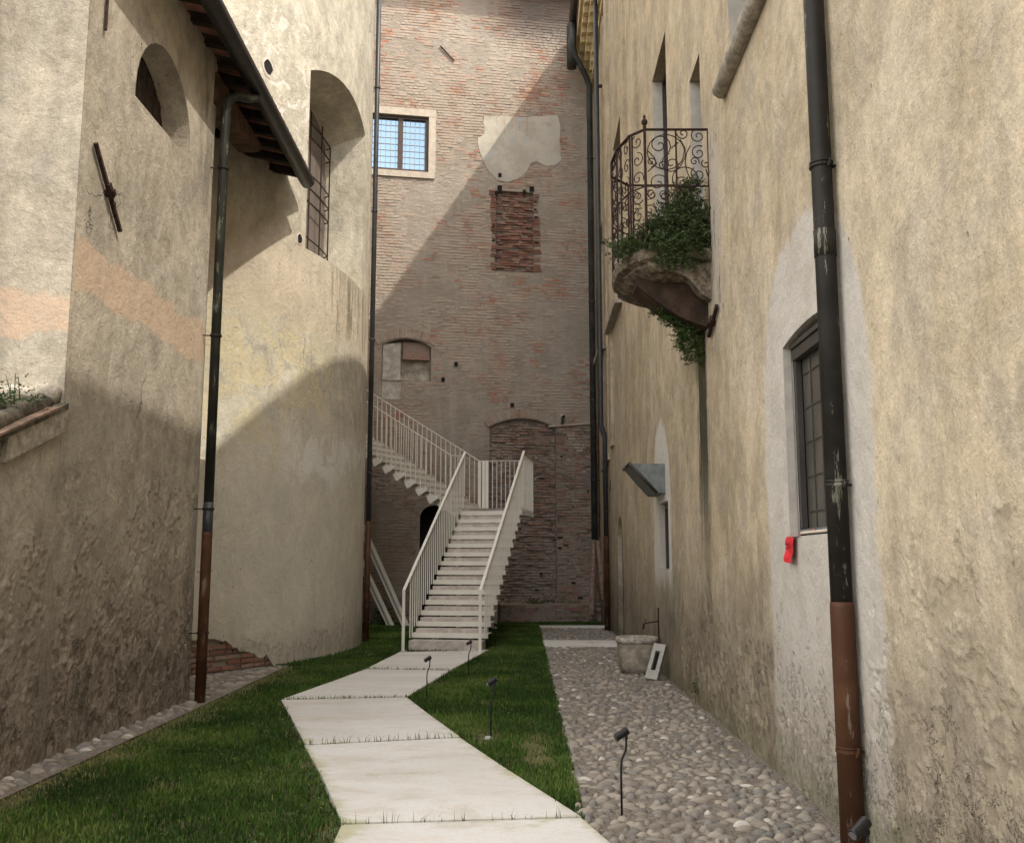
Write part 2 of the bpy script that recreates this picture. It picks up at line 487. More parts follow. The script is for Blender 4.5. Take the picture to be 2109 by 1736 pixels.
def tower_extra(g, col, med, stk, fine):
    lowc = g.step(g.add(g.Z, g.mul(g.sub(med, 0.5), 2.0)), 3.4, 4.6, 1.0, 0.0)
    col = g.mix(g.mul(lowc, 0.5), col, (0.64, 0.61, 0.51))  # pale lower plaster, lightened further to stand in for fill light
    n = g.noise(1.7, 6, 0.7, off=(7, 2, 0), dist=0.4)
    zf = g.add(g.Z, g.mul(g.sub(n, 0.5), 1.2))
    ye = g.mul(g.mul(g.band(zf, 3.3, 5.6, 0.5), g.step(g.Y, 16.2, 18.0, 1.0, 0.0)), g.step(n, 0.46, 0.50))
    ye = g.mul(ye, g.step(g.noise(9, 6, 0.8), 0.40, 0.5))
    col = g.mix(g.mul(ye, 0.55), col, (0.60, 0.51, 0.30))
    wh = g.mul(g.band(zf, 3.0, 3.9, 0.25), g.mul(g.step(g.Y, 15.3, 16.0), g.step(n, 0.44, 0.52)))
    wh = g.mul(wh, g.step(stk, 0.38, 0.5))
    col = g.mix(g.mul(wh, 0.85), col, (0.66, 0.645, 0.61))
    pt = g.mul(g.band(zf, 3.9, 6.0, 0.4), g.step(g.noise(1.1, 4, 0.6, off=(2, 8, 1)), 0.56, 0.58))
    col = g.mix(g.mul(pt, 0.55), col, (0.47, 0.43, 0.32))
    w2 = g.mul(g.mul(g.band(g.Z, 8.0, 11.0, 0.8), g.step(g.Y, 16.4, 16.0)), g.step(g.noise(2.9, 7, 0.7, off=(3, 3, 3), dist=1.2), 0.56, 0.6))
    col = g.mix(g.mul(w2, 0.8), col, (0.66, 0.62, 0.55))
    pk = g.mul(g.band(zf, 5.5, 7.0, 0.5), 0.35)
    col = g.mix(pk, col, (0.52, 0.40, 0.30))
    # dark moss runs below the window sill
    run = g.mul(g.mul(g.band(g.Z, 5.7, 6.9, 0.25), g.band(g.Y, 16.9, 19.2, 0.3)), g.step(g.noise(7, 5, 0.7, sv=(1, 1, 0.08)), 0.47, 0.6))
    col = g.mix(g.mul(run, 0.75), col, (0.16, 0.14, 0.09))
    return col
M_tower = plaster('cream_plaster', (0.50, 0.46, 0.365), (0.575, 0.53, 0.425), (0.48, 0.45, 0.365), damp=(0.38, 0.33, 0.255),
                  damp_h=0.7, flake_h=0.8, flake=0.5, extra=tower_extra, streak=0.3, seed=5.1, grain=0.8,
                  flake_col=(0.47, 0.43, 0.35), low=(0.30, 0.25, 0.19))

def yellow_extra(g, col, med, stk, fine):
    n = g.noise(2.0, 6, 0.7, dist=0.5, off=(3, 0, 1))
    nn = g.sub(n, 0.5)
    yy = g.add(g.Y, g.mul(nn, 0.35)); zz = g.add(g.Z, g.mul(nn, 0.45))
    # pale repair render round the big window (arch topped) running to the ground
    ey = g.math('DIVIDE', g.sub(yy, 6.6), 1.25)
    ez = g.math('DIVIDE', g.mx(g.sub(zz, 2.75), 0.0), 1.25)
    r = g.math('SQRT', g.add(g.mul(ey, ey), g.mul(ez, ez)))
    patch = g.mul(g.step(r, 0.94, 1.03, 1.0, 0.0), g.step(zz, 0.1, 1.3, 0.35, 1.0))
    col = g.mix(g.mul(patch, 0.9), col, g.mix(g.step(med, 0.4, 0.65), (0.50, 0.47, 0.425), (0.43, 0.40, 0.35)))
    # white halo of the small hooded window
    ey = g.math('DIVIDE', g.sub(yy, 14.15), 0.95)
    ez = g.math('DIVIDE', g.mx(g.sub(zz, 2.4), 0.0), 1.25)
    r = g.math('SQRT', g.add(g.mul(ey, ey), g.mul(ez, ez)))
    halo = g.mul(g.step(r, 0.9, 1.05, 1.0, 0.0), g.step(zz, 1.1, 1.6))
    col = g.mix(g.mul(halo, 0.95), col, (0.60, 0.575, 0.53))
    # grey damp fans under that window
    gf = g.mul(g.mul(g.band(yy, 12.6, 15.6, 0.4), g.band(zz, 0.5, 1.5, 0.35)), g.step(stk, 0.42, 0.6))
    col = g.mix(g.mul(gf, 0.7), col, (0.22, 0.205, 0.175))
    # black and green run-off under the balcony
    st = g.noise(7.5, 6, 0.75, sv=(1, 1, 0.06), off=(1, 2, 3))
    core = g.mul(g.band(g.add(g.Y, g.mul(nn, .5)), 10.35, 10.95, 0.10), g.step(g.Z, 0.9, 3.0))
    core = g.mul(core, g.step(g.Z, 5.0, 5.2, 1.0, 0.0))
    dk = g.mul(core, g.step(st, 0.40, 0.47))
    col = g.mix(g.mul(core, 0.4), col, (0.22, 0.18, 0.10))
    col = g.mix(g.mul(dk, 0.93), col, (0.035, 0.034, 0.025))
    thin = g.mul(g.mul(g.band(g.Y, 9.75, 11.5, 0.25), g.band(g.Z, 1.3, 4.4, 0.6)), g.step(g.noise(16, 4, 0.7, sv=(1, 1, 0.03)), 0.60, 0.66))
    col = g.mix(g.mul(thin, 0.6), col, (0.16, 0.14, 0.10))
    grn = g.mul(g.mul(g.band(g.Y, 10.5, 11.0, 0.1), g.band(g.Z, 3.7, 5.0, 0.3)), 0.6)
    col = g.mix(grn, col, (0.13, 0.15, 0.05))
    # scraped render beside the balcony
    sc = g.mul(g.mul(g.band(yy, 9.35, 9.95, 0.08), g.band(zz, 4.0, 6.1, 0.3)), 0.9)
    col = g.mix(sc, col, (0.42, 0.37, 0.30))
    cr = g.mul(sc, g.step(g.noise(8, 6, 0.8, sv=(1, 1, 0.25)), 0.57, 0.6))
    col = g.mix(g.mul(cr, 0.9), col, (0.10, 0.08, 0.065))
    # peeled grey strips in the far bays
    pe = g.mul(g.mul(g.band(g.Y, 19.3, 24.5, 0.5), g.step(g.Z, 2.0, 4.0)), g.step(g.noise(2.4, 6, 0.75, sv=(1, 1, 0.12), off=(9, 9, 0)), 0.54, 0.6))
    col = g.mix(g.mul(pe, 0.7), col, (0.36, 0.33, 0.29))
    # mossy foot
    mo = g.mul(g.step(g.add(g.Z, g.mul(nn, 1.2)), 0.0, 0.35, 1.0, 0.0), 0.45)
    col = g.mix(mo, col, (0.13, 0.14, 0.07))
    return col
M_yellow = plaster('ochre_plaster', (0.47, 0.385, 0.262), (0.54, 0.455, 0.325), (0.46, 0.40, 0.31), damp=(0.26, 0.22, 0.165),
                   damp_h=1.9, flake_h=1.6, flake=0.95, extra=yellow_extra, streak=0.12, seed=11.7, grain=0.65,
                   flake_col=(0.33, 0.28, 0.20), low=(0.23, 0.19, 0.14))
M_reveal = simple('reveal_render', (0.42, 0.39, 0.34), 0.9, var=0.1, bump=0.3)
M_cornice = simple('cornice_stucco', (0.50, 0.40, 0.22), 0.9, var=0.18, bump=0.3)
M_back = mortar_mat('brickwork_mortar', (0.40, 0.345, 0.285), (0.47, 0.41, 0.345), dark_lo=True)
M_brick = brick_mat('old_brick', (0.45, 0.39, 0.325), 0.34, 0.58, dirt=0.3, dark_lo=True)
M_brick_raw = brick_mat('raw_red_brick', (0.36, 0.29, 0.23), 0.52, 0.70, dirt=0.5, dark_lo=False, seed=4,
                        palette=[(0, (0.25, 0.115, 0.085)), (0.25, (0.20, 0.105, 0.08)), (0.45, (0.30, 0.165, 0.12)), (0.65, (0.17, 0.10, 0.08)), (0.85, (0.29, 0.20, 0.155))])
M_brick_dark = brick_mat('sooty_brick', (0.33, 0.285, 0.24), 0.44, 0.62, dirt=0.5, seed=8,
                         palette=[(0, (0.26, 0.165, 0.125)), (0.25, (0.30, 0.20, 0.16)), (0.45, (0.17, 0.125, 0.10)), (0.65, (0.30, 0.25, 0.21)), (0.85, (0.30, 0.17, 0.125))])
M_mortar_dark = mortar_mat('dark_mortar', (0.22, 0.185, 0.155), (0.31, 0.265, 0.225))
M_mortar_pale = mortar_mat('pale_mortar', (0.40, 0.35, 0.29), (0.47, 0.42, 0.35))
M_dark = simple('dark_interior', (0.012, 0.011, 0.010), 0.9, var=0.2)
M_gutter = simple('gutter_metal', (0.045, 0.046, 0.045), 0.45, metal=0.35, var=0.25, scale=5, bump=0.1)
def pipe_mat(name, base, flake, amount):
    g = G(name)
    a = g.noise(16, 6, 0.75, sv=(1, 1, 0.13)); b = g.noise(3, 4, 0.6)
    col = g.mix(g.step(b, 0.4, 0.65), tuple(x * 0.8 for x in base), tuple(x * 1.25 for x in base))
    m = g.mul(g.step(g.add(a, g.mul(g.sub(b, 0.5), 0.4)), amount, amount + 0.03), 0.85)
    col = g.mix(m, col, flake)
    return g.fin(col, g.mix(m, (0.5, 0.5, 0.5), (0.8, 0.8, 0.8)), g.bump(a, 0.25, 0.004), spec=0.15)
M_pipe_dark = pipe_mat('peeling_dark_paint', (0.020, 0.018, 0.015), (0.21, 0.20, 0.16), 0.62)
M_pipe_green = pipe_mat('peeling_green_paint', (0.024, 0.024, 0.019), (0.13, 0.145, 0.10), 0.58)
M_pipe_rust = pipe_mat('rusty_brown_paint', (0.078, 0.036, 0.019), (0.20, 0.16, 0.12), 0.60)
M_pipe_new = simple('anthracite_pipe', (0.050, 0.052, 0.055), 0.4, metal=0.2, var=0.15, bump=0.05)
M_pipe_slate = pipe_mat('weathered_slate_pipe', (0.055, 0.060, 0.058), (0.16, 0.17, 0.16), 0.66)
M_iron = simple('rusty_iron', (0.040, 0.020, 0.015), 0.75, metal=0.2, var=0.5, scale=25, bump=0.4, bdist=0.004)
M_wood = simple('old_timber', (0.085, 0.050, 0.030), 0.85, var=0.45, scale=7, bump=0.6, sv=(0.4, 1, 1))
M_wood_dk = simple('dark_rafter_wood', (0.030, 0.021, 0.016), 0.85, var=0.4, scale=9, bump=0.5)
M_tile_under = simple('terracotta_soffit', (0.25, 0.115, 0.075), 0.85, var=0.3, scale=4, bump=0.3)
M_tile = simple('roof_tile', (0.27, 0.15, 0.10), 0.85, var=0.45, scale=5, bump=0.5)
M_verge = simple('weathered_verge', (0.20, 0.135, 0.095), 0.9, var=0.4, scale=9, bump=0.5)
M_tile_moss = simple('mossy_roof_tile', (0.12, 0.105, 0.075), 0.9, var=0.5, scale=8, bump=0.6)
M_stone = simple('weathered_stone', (0.36, 0.32, 0.26), 0.9, var=0.3, scale=12, bump=0.7, bdist=0.02)
M_stone_pale = simple('pale_window_stone', (0.52, 0.46, 0.38), 0.85, var=0.12, scale=6, bump=0.3)
M_fresco_base = None

def fresco():
    g = G('painted_plaster')
    a = g.noise(1.6, 6, 0.7); b = g.noise(5, 6, 0.7)
    col = g.mix(g.step(a, 0.4, 0.6), (0.52, 0.48, 0.41), (0.42, 0.39, 0.33))
    # faded red ruled lines near the upper right and left edges
    lx = g.math('PINGPONG', g.X, 0.11); lz = g.math('PINGPONG', g.sub(g.Z, 14.2), 0.13)
    l1 = g.mul(g.step(lx, 0.012, 0.02, 1, 0), g.step(g.Z, 13.75, 13.85)); l2 = g.mul(g.step(lz, 0.012, 0.02, 1, 0), g.mul(g.step(g.Z, 13.9, 14.0), g.step(g.X, 0.2, 0.3)))
    dd = g.math('PINGPONG', g.add(g.X, g.mul(g.Z, 0.9)), 0.16); l3 = g.mul(g.step(dd, 0.012, 0.022, 1, 0), g.mul(g.step(g.X, 0.8, 0.9), g.step(g.Z, 13.3, 13.5)))
    m = g.mul(g.mx(l1, g.mx(l2, l3)), g.step(b, 0.38, 0.55))
    col = g.mix(g.mul(g.mul(m, 0.7), g.step(a, 0.42, 0.56)), col, (0.42, 0.26, 0.17))
    bl = g.mul(g.step(g.noise(2.2, 4, 0.6, off=(8, 1, 5)), 0.60, 0.63), 0.5)
    col = g.mix(bl, col, (0.42, 0.46, 0.48))
    col = g.mix(g.mul(g.step(b, 0.55, 0.7), 0.3), col, (0.36, 0.33, 0.26))
    return g.fin(col, 0.9, g.bump(b, 0.4, 0.01), spec=0.1)
M_fresco = fresco()

def slab_mat():
    g = G('pale_limestone_slab')
    oi = g.n('ShaderNodeObjectInfo')
    a = g.noise(0.9, 6, 0.65, dist=0.6, sv=(0.6, 1, 1)); b = g.noise(6, 6, 0.7); c = g.noise(60, 3, 0.6)
    col = g.mix(g.step(a, 0.35, 0.68), (0.64, 0.625, 0.59), (0.55, 0.53, 0.49))
    col = g.mix(g.mul(g.step(b, 0.5, 0.75), 0.35), col, (0.44, 0.40, 0.34))
    st = g.noise(1.3, 9, 0.75, off=(1, 7, 0), sv=(0.55, 1.5, 1), dist=0.8)
    col = g.mix(g.step(st, 0.52, 0.62, 0.0, 0.5), col, (0.47, 0.42, 0.345))
    col = g.mix(g.mul(g.step(g.voro(9, sv=(1, 1, 1)), 0.02, 0.05, 1.0, 0.0), 0.5), col, (0.25, 0.22, 0.18))
    col = g.mix(g.step(g.noise(28, 4, 0.7), 0.4, 0.75, 0.0, 0.25), col, (0.38, 0.35, 0.30))
    col = g.mix(g.mul(g.step(g.noise(1.7, 5, 0.7, off=(5, 5, 0), sv=(0.5, 1.3, 1)), 0.57, 0.68), 0.35), col, (0.55, 0.47, 0.38))
    # green algae creeping in from the grass edges
    at = g.n('ShaderNodeAttribute'); at.attribute_name = 'edge'
    al = g.mul(g.step(g.add(at.outputs['Fac'], g.mul(g.sub(g.noise(2.4, 6, 0.7, off=(2, 0, 0)), 0.5), 2.2)), 0.72, 1.15), g.step(g.Y, 11.5, 8.6))
    dt = g.step(g.add(at.outputs['Fac'], g.mul(g.sub(g.noise(6, 6, 0.7), 0.5), 0.8)), 0.8, 1.1)
    col = g.mix(g.mul(dt, 0.35), col, (0.30, 0.26, 0.18))
    col = g.mix(g.mul(al, 0.55), col, (0.33, 0.33, 0.14))
    return g.fin(col, 0.75, g.bump(g.add(b, g.mul(c, 0.3)), 0.15, 0.004), spec=0.25)
M_slab = slab_mat()
def cobble_mat():
    g = G('river_cobble')
    at = g.n('ShaderNodeAttribute'); at.attribute_name = 'tone'
    oi = g.n('ShaderNodeObjectInfo')
    t = g.math('FRACT', g.add(at.outputs['Fac'], oi.outputs['Random']))
    col = g.ramp(t, [(0, (0.21, 0.19, 0.16)), (0.14, (0.15, 0.14, 0.125)), (0.24, (0.25, 0.22, 0.18)), (0.42, (0.21, 0.185, 0.15)),
                     (0.54, (0.17, 0.145, 0.125)), (0.64, (0.28, 0.25, 0.205)), (0.78, (0.19, 0.18, 0.16)), (0.87, (0.30, 0.26, 0.21)), (0.97, (0.44, 0.41, 0.36))], True)
    b = g.noise(30, 5, 0.7)
    col = g.mix(g.mul(g.step(b, 0.5, 0.75), 0.4), col, (0.25, 0.215, 0.17))
    return g.fin(col, 0.75, g.bump(b, 0.3, 0.006), spec=0.25)
M_cobble = cobble_mat()
def gravel_mat():
    g = G('sandy_joint_mortar')
    a = g.noise(1.5, 5, 0.6); b = g.voro(45); c = g.noise(22, 6, 0.8)
    col = g.mix(g.step(a, 0.4, 0.62), (0.225, 0.20, 0.165), (0.27, 0.24, 0.20))
    col = g.mix(g.step(c, 0.45, 0.65), col, (0.135, 0.11, 0.085))
    col = g.mix(g.mul(g.step(b, 0.15, 0.3, 1, 0), 0.5), col, (0.36, 0.32, 0.26))
    return g.fin(col, 0.95, g.bump(g.add(c, g.mul(b, -0.8)), 1.0, 0.02), spec=0.1)
M_gravel = gravel_mat()
M_soil = simple('lawn_soil', (0.075, 0.062, 0.035), 0.95, var=0.4, scale=5, bump=0.8, bdist=0.03)
def grass_mat():
    g = G('grass_blade')
    at = g.n('ShaderNodeAttribute'); at.attribute_name = 'tone'
    dry = g.step(at.outputs['Fac'], 0.995, 1.005)
    col = g.ramp(at.outputs['Fac'], [(0, (0.019, 0.044, 0.007)), (0.4, (0.038, 0.082, 0.011)), (0.75, (0.066, 0.122, 0.018)), (0.95, (0.13, 0.18, 0.04))])
    col = g.mix(dry, col, (0.25, 0.20, 0.11))
    g.b.inputs['Subsurface Weight'].default_value = 0.0
    return g.fin(col, 0.65, spec=0.2)
M_grass = grass_mat()
def leaf_mat(name, c1, c2):
    g = G(name)
    at = g.n('ShaderNodeAttribute'); at.attribute_name = 'tone'
    col = g.mix(at.outputs['Fac'], c1, c2)
    return g.fin(col, 0.5, spec=0.3)
M_leaf = leaf_mat('shrub_leaf', (0.020, 0.042, 0.012), (0.115, 0.165, 0.065))
M_leaf2 = leaf_mat('ivy_leaf', (0.022, 0.050, 0.012), (0.06, 0.11, 0.025))
M_white = simple('cream_painted_steel', (0.72, 0.70, 0.62), 0.45, var=0.05, scale=3, bump=0.03, spec=0.4)
M_tread = simple('tread_stone', (0.52, 0.465, 0.41), 0.8, var=0.2, scale=7, bump=0.2)
M_black = simple('black_lamp_metal', (0.02, 0.02, 0.021), 0.35, metal=0.4, var=0.2, bump=0.05)
M_lens = simple('lamp_glass', (0.10, 0.10, 0.10), 0.15, var=0.1, bump=0.0, spec=0.8)
M_clay = simple('clay_drain_pipe', (0.22, 0.155, 0.12), 0.9, var=0.35, scale=14, bump=0.5)
M_tub = simple('weathered_tub_stone', (0.30, 0.26, 0.20), 0.9, var=0.3, scale=7, bump=0.6, bdist=0.015)
M_conc = simple('grey_concrete', (0.36, 0.345, 0.31), 0.9, var=0.15, scale=9, bump=0.4)
M_red = simple('red_plastic', (0.60, 0.02, 0.035), 0.45, var=0.1, scale=30, bump=0.2, spec=0.5)
M_hood = simple('zinc_sheet', (0.17, 0.185, 0.18), 0.6, metal=0.2, var=0.2, scale=8, bump=0.1)
M_frame = simple('window_frame_paint', (0.045, 0.040, 0.036), 0.5, var=0.2, bump=0.1)
M_frame_br = simple('brown_window_frame', (0.075, 0.050, 0.040), 0.45, var=0.15, bump=0.1)
M_cam = simple('white_plastic', (0.6, 0.6, 0.58), 0.5, var=0.05, bump=0.0)
M_edge = simple('rusted_edging', (0.075, 0.052, 0.036), 0.8, var=0.4, scale=20, bump=0.3)
def glass(name, c, rough, ior, film=None):
    g = G(name)
    col = c
    if film:
        a = g.noise(6, 6, 0.75, sv=(1, 1, 0.3)); col = g.mix(g.step(a, 0.35, 0.7), c, film)
    w = g.noise(3.0, 2, 0.5)
    g.b.inputs['IOR'].default_value = ior
    return g.fin(col, rough, g.bump(w, 0.04, 0.01), spec=0.5)
M_glass = glass('dark_window_glass', (0.015, 0.018, 0.02), 0.06, 1.5)
M_glass_sky = glass('leaded_glass', (0.20, 0.30, 0.40), 0.03, 1.5)  # blue of the reflected sky put into the glass colour
M_glass_sky.node_tree.nodes['Principled BSDF'].inputs['Metallic'].default_value = 0.75
M_dusty = glass('dusty_window_glass', (0.055, 0.050, 0.042), 0.30, 1.45, film=(0.095, 0.088, 0.075))
M_bar = simple('dull_window_bar', (0.05, 0.045, 0.038), 0.6, var=0.15, bump=0.0)
M_net = simple('wire_mesh_screen', (0.16, 0.135, 0.115), 0.8, var=0.12, scale=60, bump=0.3)

# ================================================================ GROUND
o = MB().add([(-150, -150, -0.06), (150, -150, -0.06), (150, 150, -0.06), (-150, 150, -0.06)], [(0, 1, 2, 3)]).build('ground', M_soil)
tag(o, kind='structure')

# circle of the round tower
TC = (-10.90, 19.0); TR = 7.95
def tower_x(y):
    d = TR * TR - (y - TC[1]) ** 2
    return TC[0] + math.sqrt(d) if d > 0 else -99

LAWN_X = -3.46
def right_edge(y):
    return 0.43 + (y - 6.4) * 0.0138
path_left = [(-0.86, 3.2), (-1.0, 5.91), (-1.03, 6.21), (-1.80, 8.80), (-2.66, 11.62), (-2.17, 14.9), (-1.98, 17.62)]
path_right = [(1.15, 3.2), (0.56, 5.91), (0.43, 6.37), (-0.47, 9.17), (-1.24, 11.85), (-0.90, 14.72), (-0.42, 18.1)]
def interp(pl, y):
    for a, b in zip(pl[:-1], pl[1:]):
        if a[1] <= y <= b[1]:
            t = (y - a[1]) / (b[1] - a[1]); return a[0] + (b[0] - a[0]) * t
    return None
def wallR(y): return 1.9 + 0.0185 * y

# soil sheets of the lawn and mortar beds of the cobbles
mb = MB()
mb.add([(LAWN_X, 2.0, -0.004), (1.0, 2.0, -0.004), (0.40, 5.0, -0.004), (right_edge(24.9), 24.9, -0.004), (2.6, 24.9, -0.004), (2.6, 28, -0.004), (-7, 28, -0.004), (LAWN_X, 15.2, -0.004)],
       [(0, 1, 2, 3, 4, 5, 6, 7)])
tag(mb.build('lawn_soil', M_soil), kind='structure')

# grid sheet with a little relief
def bed(name, fx0, fx1, y0, y1, z, amp, mat, nx=14, dy=0.12, parent=None):
    mb = MB(); n = int((y1 - y0) / dy)
    vs = []
    for j in range(n + 1):
        y = y0 + (y1 - y0) * j / n
        for i in range(nx + 1):
            x = fx0(y) + (fx1(y) - fx0(y)) * i / nx
            vs.append((x, y, z + amp * mnoise.noise(Vector((x * 3, y * 3, 0.3)))))
    fs = [(j * (nx + 1) + i, j * (nx + 1) + i + 1, (j + 1) * (nx + 1) + i + 1, (j + 1) * (nx + 1) + i) for j in range(n) for i in range(nx)]
    return mb.add(vs, fs).build(name, mat, smooth=True)
def cob_left(y):
    if y < 6.4:
        v = interp(path_right, max(3.2, y)); return max(v + 0.0, 0.2)
    return right_edge(y)
pav = bed('cobble_pavement', cob_left, lambda y: wallR(y) + 0.05, 3.2, 24.6, 0.002, 0.010, M_gravel)
tag(pav, kind='structure')
def strip_x0(y):
    if y < 11.72: return -3.85
    return max(-6.0, tower_x(y) - 0.05) if y > 13.2 else -5.2
strip = bed('cobble_strip', strip_x0, lambda y: LAWN_X, 3.0, 15.6, 0.002, 0.012, M_gravel, nx=10)
tag(strip, kind='structure')
e = MB().bar((LAWN_X, 3.0, -0.008), (LAWN_X, 15.2, -0.008), 0.010, 0.04, side=(1, 0, 0)).build('edging_strip', M_edge)
tag(e, 'thin rusty metal edging between the left lawn and the cobble strip', 'edging')

# cobbles: shared low domes, near ones single objects, the rest one joined sheet
def dome(seed, nseg=8):
    r = random.Random(seed)
    vs = []; fs = []
    rings = [(1.0, -0.35), (0.97, 0.1), (0.74, 0.62), (0.36, 0.93)]
    ph = [1 + r.uniform(-0.13, 0.13) for _ in range(nseg)]
    for rr, zz in rings:
        for k in range(nseg):
            a = 2 * math.pi * k / nseg
            vs.append((rr * math.cos(a) * ph[k], rr * math.sin(a) * ph[(k + 3) % nseg], zz * (1 + r.uniform(-0.06, 0.06))))
    vs.append((0, 0, 1.0))
    for i in range(len(rings) - 1):
        for k in range(nseg):
            k2 = (k + 1) % nseg
            fs.append((i * nseg + k, i * nseg + k2, (i + 1) * nseg + k2, (i + 1) * nseg + k))
    t = (len(rings) - 1) * nseg
    for k in range(nseg): fs.append((t + k, t + (k + 1) % nseg, len(vs) - 1))
    return vs, fs
DOMES = [dome(i, 6 if i < 3 else 7) for i in range(8)]
dome_me = []
for vs, fs in DOMES:
    me = bpy.data.meshes.new('cobblestone'); me.from_pydata(vs, [], fs)
    me.polygons.foreach_set('use_smooth', [True] * len(fs)); me.materials.append(M_cobble); dome_me.append(me)
def scatter(fx0, fx1, y0, y1, minlen, maxlen, skip, parent, seed, nmax):
    r = random.Random(seed); pts = []
    y = y0
    row = 0
    while y < y1:
        h = r.uniform(0.060, 0.086)
        x = fx0(y) + r.uniform(-0.03, 0.05)
        while x < fx1(y) - 0.02:
            L = r.uniform(minlen, maxlen) * r.choice([.6, .8, 1, 1, 1.1, 1.35])
            cx = x + L / 2; cy = y + r.uniform(-0.022, 0.022)
            dn = mnoise.noise(Vector((cx * 1.3, cy * 1.1, 4)))
            if not skip(cx, cy) and cx + L * .45 < fx1(y) and r.random() < 0.86 + 0.5 * min(0, dn):
                pts.append((cx, cy, L / 2 * r.uniform(0.86, 1.02), h / 2 * r.uniform(0.80, 1.12), r.uniform(0.020, 0.038) , r.gauss(0, 0.16), r.random(), r.randrange(8)))
            x += L + r.uniform(-0.002, 0.016)
        y += h * 0.96
    pts.sort(key=lambda p: p[1] + 0.2 * abs(p[0]))
    vis = [p for p in pts if p[1] > 5.75]; rest = [p for p in pts if p[1] <= 5.75]
    near, far = vis[:nmax], vis[nmax:] + rest
    for p in near:
        o = bpy.data.objects.new('cobblestone', dome_me[p[7]]); COL.objects.link(o)
        o.parent = parent; o.location = (p[0], p[1], 0.002 + r.uniform(-0.010, 0.000)); o.scale = (p[2], p[3], p[4]); o.rotation_euler = (r.gauss(0, .06), r.gauss(0, .06), p[5])
    V_ = []; F_ = []; C_ = []; n = 0
    for p in far:
        vs, fs = DOMES[p[7]]; a = np.array(vs) * (p[2], p[3], p[4]); c, s_ = math.cos(p[5]), math.sin(p[5])
        x = a[:, 0] * c - a[:, 1] * s_ + p[0]; yv = a[:, 0] * s_ + a[:, 1] * c + p[1]
        V_.extend(zip(x.tolist(), yv.tolist(), (a[:, 2] - 0.003 - 0.006 * p[6]).tolist()))
        F_.extend([tuple(i + n for i in f) for f in fs]); C_.extend([p[6]] * len(fs)); n += len(vs)
    m = MB(); m.v = V_; m.f = F_; m.c = C_
    o = m.build('cobblestones', M_cobble, smooth=True, col=True); o.parent = parent
    o['kind'] = 'stuff'
STRIPS = [(18.9, 20.4), (24.25, 25.2)]
def in_strip(x, y): return any(a - 0.03 < y < b + 0.03 for a, b in STRIPS) 
scatter(cob_left, lambda y: wallR(y) - 0.02, 3.3, 24.3, 0.072, 0.130, in_strip, pav, 3, 300)
def sk(x, y): return (x < tower_x(y) + 0.04 and y > 12.5) or (y > 11.7 and x < -4.9) or (x < -3.80 and y < 11.72)
scatter(strip_x0, lambda y: LAWN_X - 0.03, 3.1, 15.5, 0.09, 0.17, sk, strip, 5, 300)

# pale stone bands across the cobbles
band = empty('stone_band', (1.4, 19.6, 0)); tag(band, kind='structure')
def quad_slab(name, pts, z0, z1, mat, parent, bev=0.006):
    m = MB().prism(pts, z0, z1); o = m.build(name, mat, parent); solid_fix(o)
    b = o.modifiers.new('bevel', 'BEVEL'); b.width = bev; b.segments = 1
    return o
xs = [right_edge(19.6), 1.58, 2.32]
for a, b in zip(xs[:-1], xs[1:]):
    quad_slab('paving_slab', [(a + 0.004, 18.95), (b - 0.004, 18.95), (b - 0.004, 20.35), (a + 0.004, 20.35)], -0.04, 0.026, M_slab, band)
quad_slab('paving_slab', [(right_edge(24.5), 24.3), (2.36, 24.3), (2.36, 25.1), (right_edge(24.5), 25.1)], -0.04, 0.024, M_slab, band)

